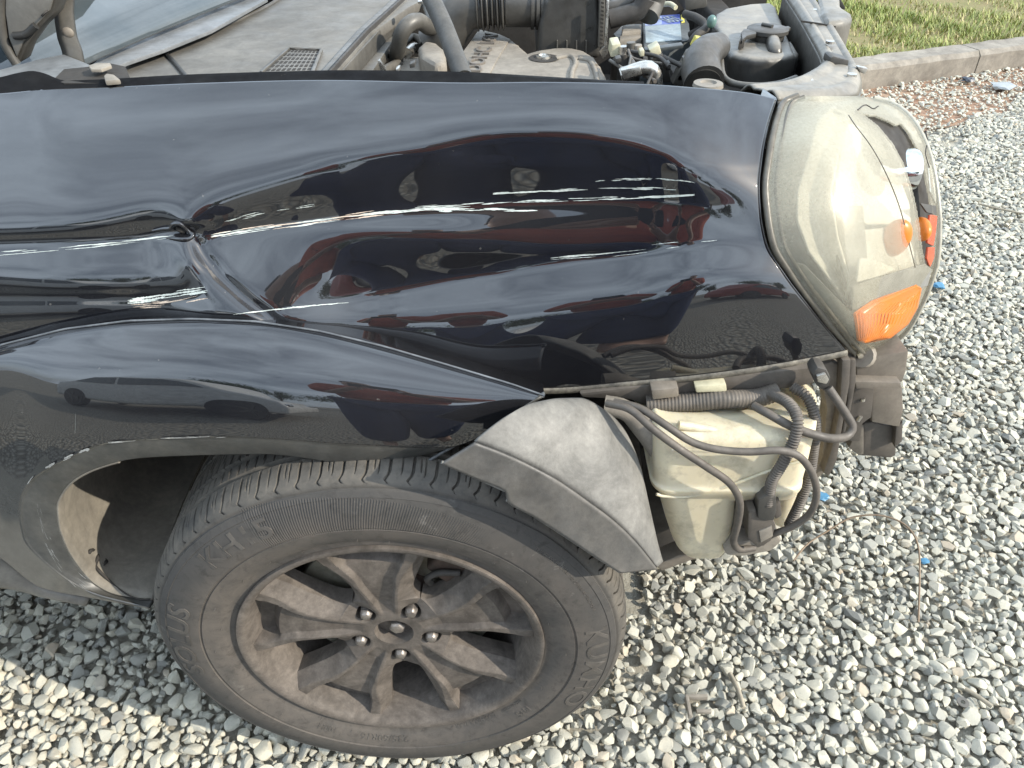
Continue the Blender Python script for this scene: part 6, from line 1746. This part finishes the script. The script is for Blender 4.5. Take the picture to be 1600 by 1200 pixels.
# ------------------------------------------------------------------ what the paint reflects: the yard behind the photographer
# photographer with a phone
def skin(name, verts, edges, radii, mt, parent, levels=2):
    me = bpy.data.meshes.new(name); me.from_pydata(verts, edges, []); me.update()
    o = bpy.data.objects.new(name, me); COL.objects.link(o); me.materials.append(mt)
    m = o.modifiers.new('skin', 'SKIN'); m.use_smooth_shade = True
    for v, r in zip(me.skin_vertices[0].data, radii): v.radius = (r, r) if np.isscalar(r) else r
    me.skin_vertices[0].data[0].use_root = True
    s = o.modifiers.new('smooth', 'SUBSURF'); s.levels = levels; s.render_levels = levels
    if parent: o.parent = parent; o.matrix_parent_inverse = WM[parent.name].inverted()
    WM[o.name] = Matrix.Identity(4)
    return o
px_, py_0 = 0.20, -1.16
M['skin'] = mat('skin', (0.45, 0.27, 0.19), 0.5); M['shirt'] = mat('brick_red_shirt', (0.45, 0.085, 0.03), 0.8, 0, (0.36, 0.065, 0.025), 30)
M['jeans'] = mat('navy_jeans', (0.025, 0.035, 0.085), 0.85, 0, (0.035, 0.05, 0.11), 40); M['hair'] = mat('black_hair', (0.015, 0.012, 0.01), 0.5)
per = empty('person', (px_, py_0, 0), 'photographer in red shirt and navy jeans holding up a phone', 'person')
bx_, by_ = px_, py_0
V1 = [(bx_, by_, 0.98), (bx_, by_, 1.20), (bx_, by_ + 0.02, 1.40), (bx_, by_ + 0.05, 1.50), (bx_, by_ + 0.09, 1.60), (bx_, by_ + 0.10, 1.70),
      (bx_ - 0.19, by_ + 0.02, 1.42), (bx_ - 0.22, by_ + 0.10, 1.16), (bx_ - 0.09, by_ + 0.36, 1.26), (bx_ - 0.07, by_ + 0.42, 1.28),
      (bx_ + 0.19, by_ + 0.02, 1.42), (bx_ + 0.22, by_ + 0.10, 1.16), (bx_ + 0.09, by_ + 0.36, 1.26), (bx_ + 0.07, by_ + 0.42, 1.28),
      (bx_ - 0.10, by_, 0.92), (bx_ - 0.11, by_ + 0.03, 0.50), (bx_ - 0.12, by_ - 0.02, 0.09), (bx_ - 0.13, by_ + 0.14, 0.045),
      (bx_ + 0.10, by_, 0.92), (bx_ + 0.11, by_ + 0.03, 0.50), (bx_ + 0.12, by_ - 0.02, 0.09), (bx_ + 0.13, by_ + 0.14, 0.045)]
E1 = [(0, 1), (1, 2), (2, 3), (3, 4), (4, 5), (2, 6), (6, 7), (7, 8), (8, 9), (2, 10), (10, 11), (11, 12), (12, 13), (0, 14), (14, 15), (15, 16), (16, 17), (0, 18), (18, 19), (19, 20), (20, 21)]
r1 = [0.13, 0.13, 0.13, 0.055, 0.095, 0.075, 0.055, 0.045, 0.032, 0.035, 0.055, 0.045, 0.032, 0.035, 0.085, 0.058, 0.04, 0.035, 0.085, 0.058, 0.04, 0.035]
skin('body', V1, E1, r1, M['skin'], per)
skin('shirt', [V1[i] for i in (0, 1, 2, 6, 7, 10, 11)], [(0, 1), (1, 2), (2, 3), (3, 4), (2, 5), (5, 6)], [0.19, 0.19, 0.175, 0.125, 0.105, 0.125, 0.105], M['shirt'], per)
skin('jeans', [(bx_, by_, 1.0), V1[14], V1[15], V1[16], V1[18], V1[19], V1[20]], [(0, 1), (1, 2), (2, 3), (0, 4), (4, 5), (5, 6)], [0.18, 0.15, 0.13, 0.10, 0.15, 0.13, 0.10], M['jeans'], per)
skin('hair', [(bx_, by_ + 0.06, 1.66), (bx_, by_ + 0.08, 1.73)], [(0, 1)], [0.115, 0.09], M['hair'], per)
for s in (-1, 1):
    for k in range(4):
        b_ = Vector((bx_ + s * 0.07, by_ + 0.43, 1.27 + 0.018 * k)); tube('finger', [b_, b_ + Vector((-s * 0.01, 0.035, 0.006)), b_ + Vector((-s * 0.035, 0.05, 0.008))], 0.0085, M['skin'], per, 8)
    b_ = Vector((bx_ + s * 0.065, by_ + 0.41, 1.27)); tube('thumb', [b_, b_ + Vector((-s * 0.02, 0.005, 0.02)), b_ + Vector((-s * 0.035, 0.012, 0.045))], 0.010, M['skin'], per, 8)
ph = box('phone', (CX, CY - 0.030, CZ - 0.02), (0.155, 0.008, 0.075), M['void'], None, Matrix.Rotation(R(-PITCH), 3, 'X'), 0.003)
tag(ph, 'dark smartphone held up in both hands', 'phone')

# pale parked car behind the photographer
def parked(name, x, y, rz, body_m, label):
    t = empty(name, (x, y, 0), label, 'car')
    Mx_ = Matrix.Translation((x, y, 0)) @ Matrix.Rotation(rz, 4, 'Z')
    def add(nm, bm, mt, ang=40):
        bm.transform(Mx_); return bmobj(nm, bm, mt, t, ang)
    prof_ = [(-2.05, 0.30), (-2.12, 0.62), (-1.95, 0.92), (-1.50, 1.02), (-0.85, 1.48), (0.0, 1.54), (0.75, 1.44), (1.15, 1.0), (1.9, 0.86), (2.1, 0.62), (2.08, 0.30)]
    bm = bmesh.new(); prism_bm(bm, [(a, -0.86, b) for a, b in prof_], (0, 1.72, 0), 0.10, 3); add('body', bm, body_m)
    for s in (-1, 1):
        bm = bmesh.new(); prism_bm(bm, [(-1.30, s * 0.862, 1.04), (-0.80, s * 0.862, 1.40), (-0.05, s * 0.862, 1.45), (-0.05, s * 0.862, 1.02)], (0, s * 0.012, 0)); add('window', bm, M['glass'])
        bm = bmesh.new(); prism_bm(bm, [(0.05, s * 0.862, 1.02), (0.05, s * 0.862, 1.45), (0.68, s * 0.862, 1.37), (0.98, s * 0.862, 1.02)], (0, s * 0.012, 0)); add('window', bm, M['glass'])
        for wx in (-1.28, 1.28):
            bm = bmesh.new(); bmesh.ops.create_cone(bm, cap_ends=True, segments=40, radius1=0.33, radius2=0.33, depth=0.22, matrix=Matrix.Translation((wx, s * 0.80, 0.33)) @ Matrix.Rotation(PI / 2, 4, 'X'))
            bmesh.ops.bevel(bm, geom=[e for e in bm.edges if len(e.link_faces) == 2 and e.calc_face_angle(0) > 1], offset=0.03, segments=3, affect='EDGES'); add('tyre', bm, M['rubber'])
            bm = bmesh.new()
            bmesh.ops.create_cone(bm, cap_ends=True, segments=40, radius1=0.215, radius2=0.20, depth=0.02, matrix=Matrix.Translation((wx, s * 0.91, 0.33)) @ Matrix.Rotation(PI / 2, 4, 'X')); add('rim', bm, M['rubber'])
            bm = bmesh.new()
            for k in range(5):
                a = 2 * PI * k / 5
                box_bm(bm, (wx + 0.11 * math.cos(a), s * 0.925, 0.33 + 0.11 * math.sin(a)), (0.20, 0.02, 0.05), Matrix.Rotation(-a, 3, 'Y'), 0.004)
            add('spokes', bm, M['bay_panel'])
    for s in (-1, 1):
        bm = bmesh.new(); box_bm(bm, (2.02, s * 0.62, 0.68), (0.12, 0.30, 0.14), None, 0.03); add('headlight', bm, M['chrome'])
    return t
M['white_paint'] = mat('white_car_paint', (0.72, 0.72, 0.70), 0.25, 0, (0.68, 0.68, 0.66), 4)
parked('parked_car', -2.6, -3.9, 0.12, M['white_paint'], 'pale hatchback parked behind the photographer')
M['red_paint'] = mat('dull_red_paint', (0.30, 0.05, 0.03), 0.4, 0, (0.25, 0.04, 0.025), 4)
parked('parked_car', 3.6, -5.4, -0.25, M['red_paint'], 'dull red hatchback parked across the yard')

# trees along the far edge of the yard
leafm, nt, b = newmat('leaves')
at_ = node(nt, 'ShaderNodeAttribute', attribute_name='tone'); lk(nt, mixc(nt, at_.outputs['Fac'], (0.035, 0.07, 0.015), (0.10, 0.14, 0.035)), b.inputs['Base Color']); b.inputs['Roughness'].default_value = 0.6
M['bark'] = mat('bark', (0.14, 0.10, 0.07), 0.9)
ORD = ['first', 'second', 'third', 'fourth', 'fifth', 'sixth', 'seventh', 'eighth', 'last']
def tree(x, y, h, seed):
    r_ = np.random.default_rng(seed)
    t = empty('shade_tree', (x, y, 0), ORD[seed - 40] + ' leafy shade tree from the left in the row across the yard', 'tree', group='trees along the far side of the yard')
    tube('trunk', [(x, y, -0.05), (x + .1, y, h * .3), (x - .1, y + .1, h * .6)], [0.22, 0.16, 0.07], M['bark'], t, 10, 0.2)
    for k in range(5):
        a = 2 * PI * k / 5; tube('limb', [(x, y, h * (.28 + .05 * k)), (x + math.cos(a) * h * .12, y + math.sin(a) * h * .12, h * .5), (x + math.cos(a) * h * .26, y + math.sin(a) * h * .26, h * .66)], [0.10, 0.06, 0.02], M['bark'], t, 8, 0.2)
    n = 3500
    cl = r_.normal(size=(26, 3)) * np.array([h * .17, h * .17, h * .12]) + np.array([x, y, h * .66])
    c = cl[r_.integers(0, 26, n)] + r_.normal(size=(n, 3)) * h * 0.055
    d1 = r_.normal(size=(n, 3)); d1 /= np.linalg.norm(d1, axis=1)[:, None]; d2 = np.cross(d1, r_.normal(size=(n, 3))); d2 /= np.linalg.norm(d2, axis=1)[:, None]
    s = r_.uniform(0.06, 0.13, n)[:, None]
    v = np.stack([c - d1 * s, c - d2 * s * .5, c + d1 * s, c + d2 * s * .5], 1).reshape(-1, 3)
    o = npmesh('crown', v, np.arange(4 * n).reshape(-1, 4), leafm, t, None, False)
    a = o.data.attributes.new('tone', 'FLOAT', 'POINT'); a.data.foreach_set('value', np.repeat(r_.random(n), 4).astype(np.float32))
for i in range(9):
    tree(-16 + 4.2 * i + random.uniform(-1, 1), -17 + random.uniform(-2, 2), random.uniform(4.0, 6.0), 40 + i)
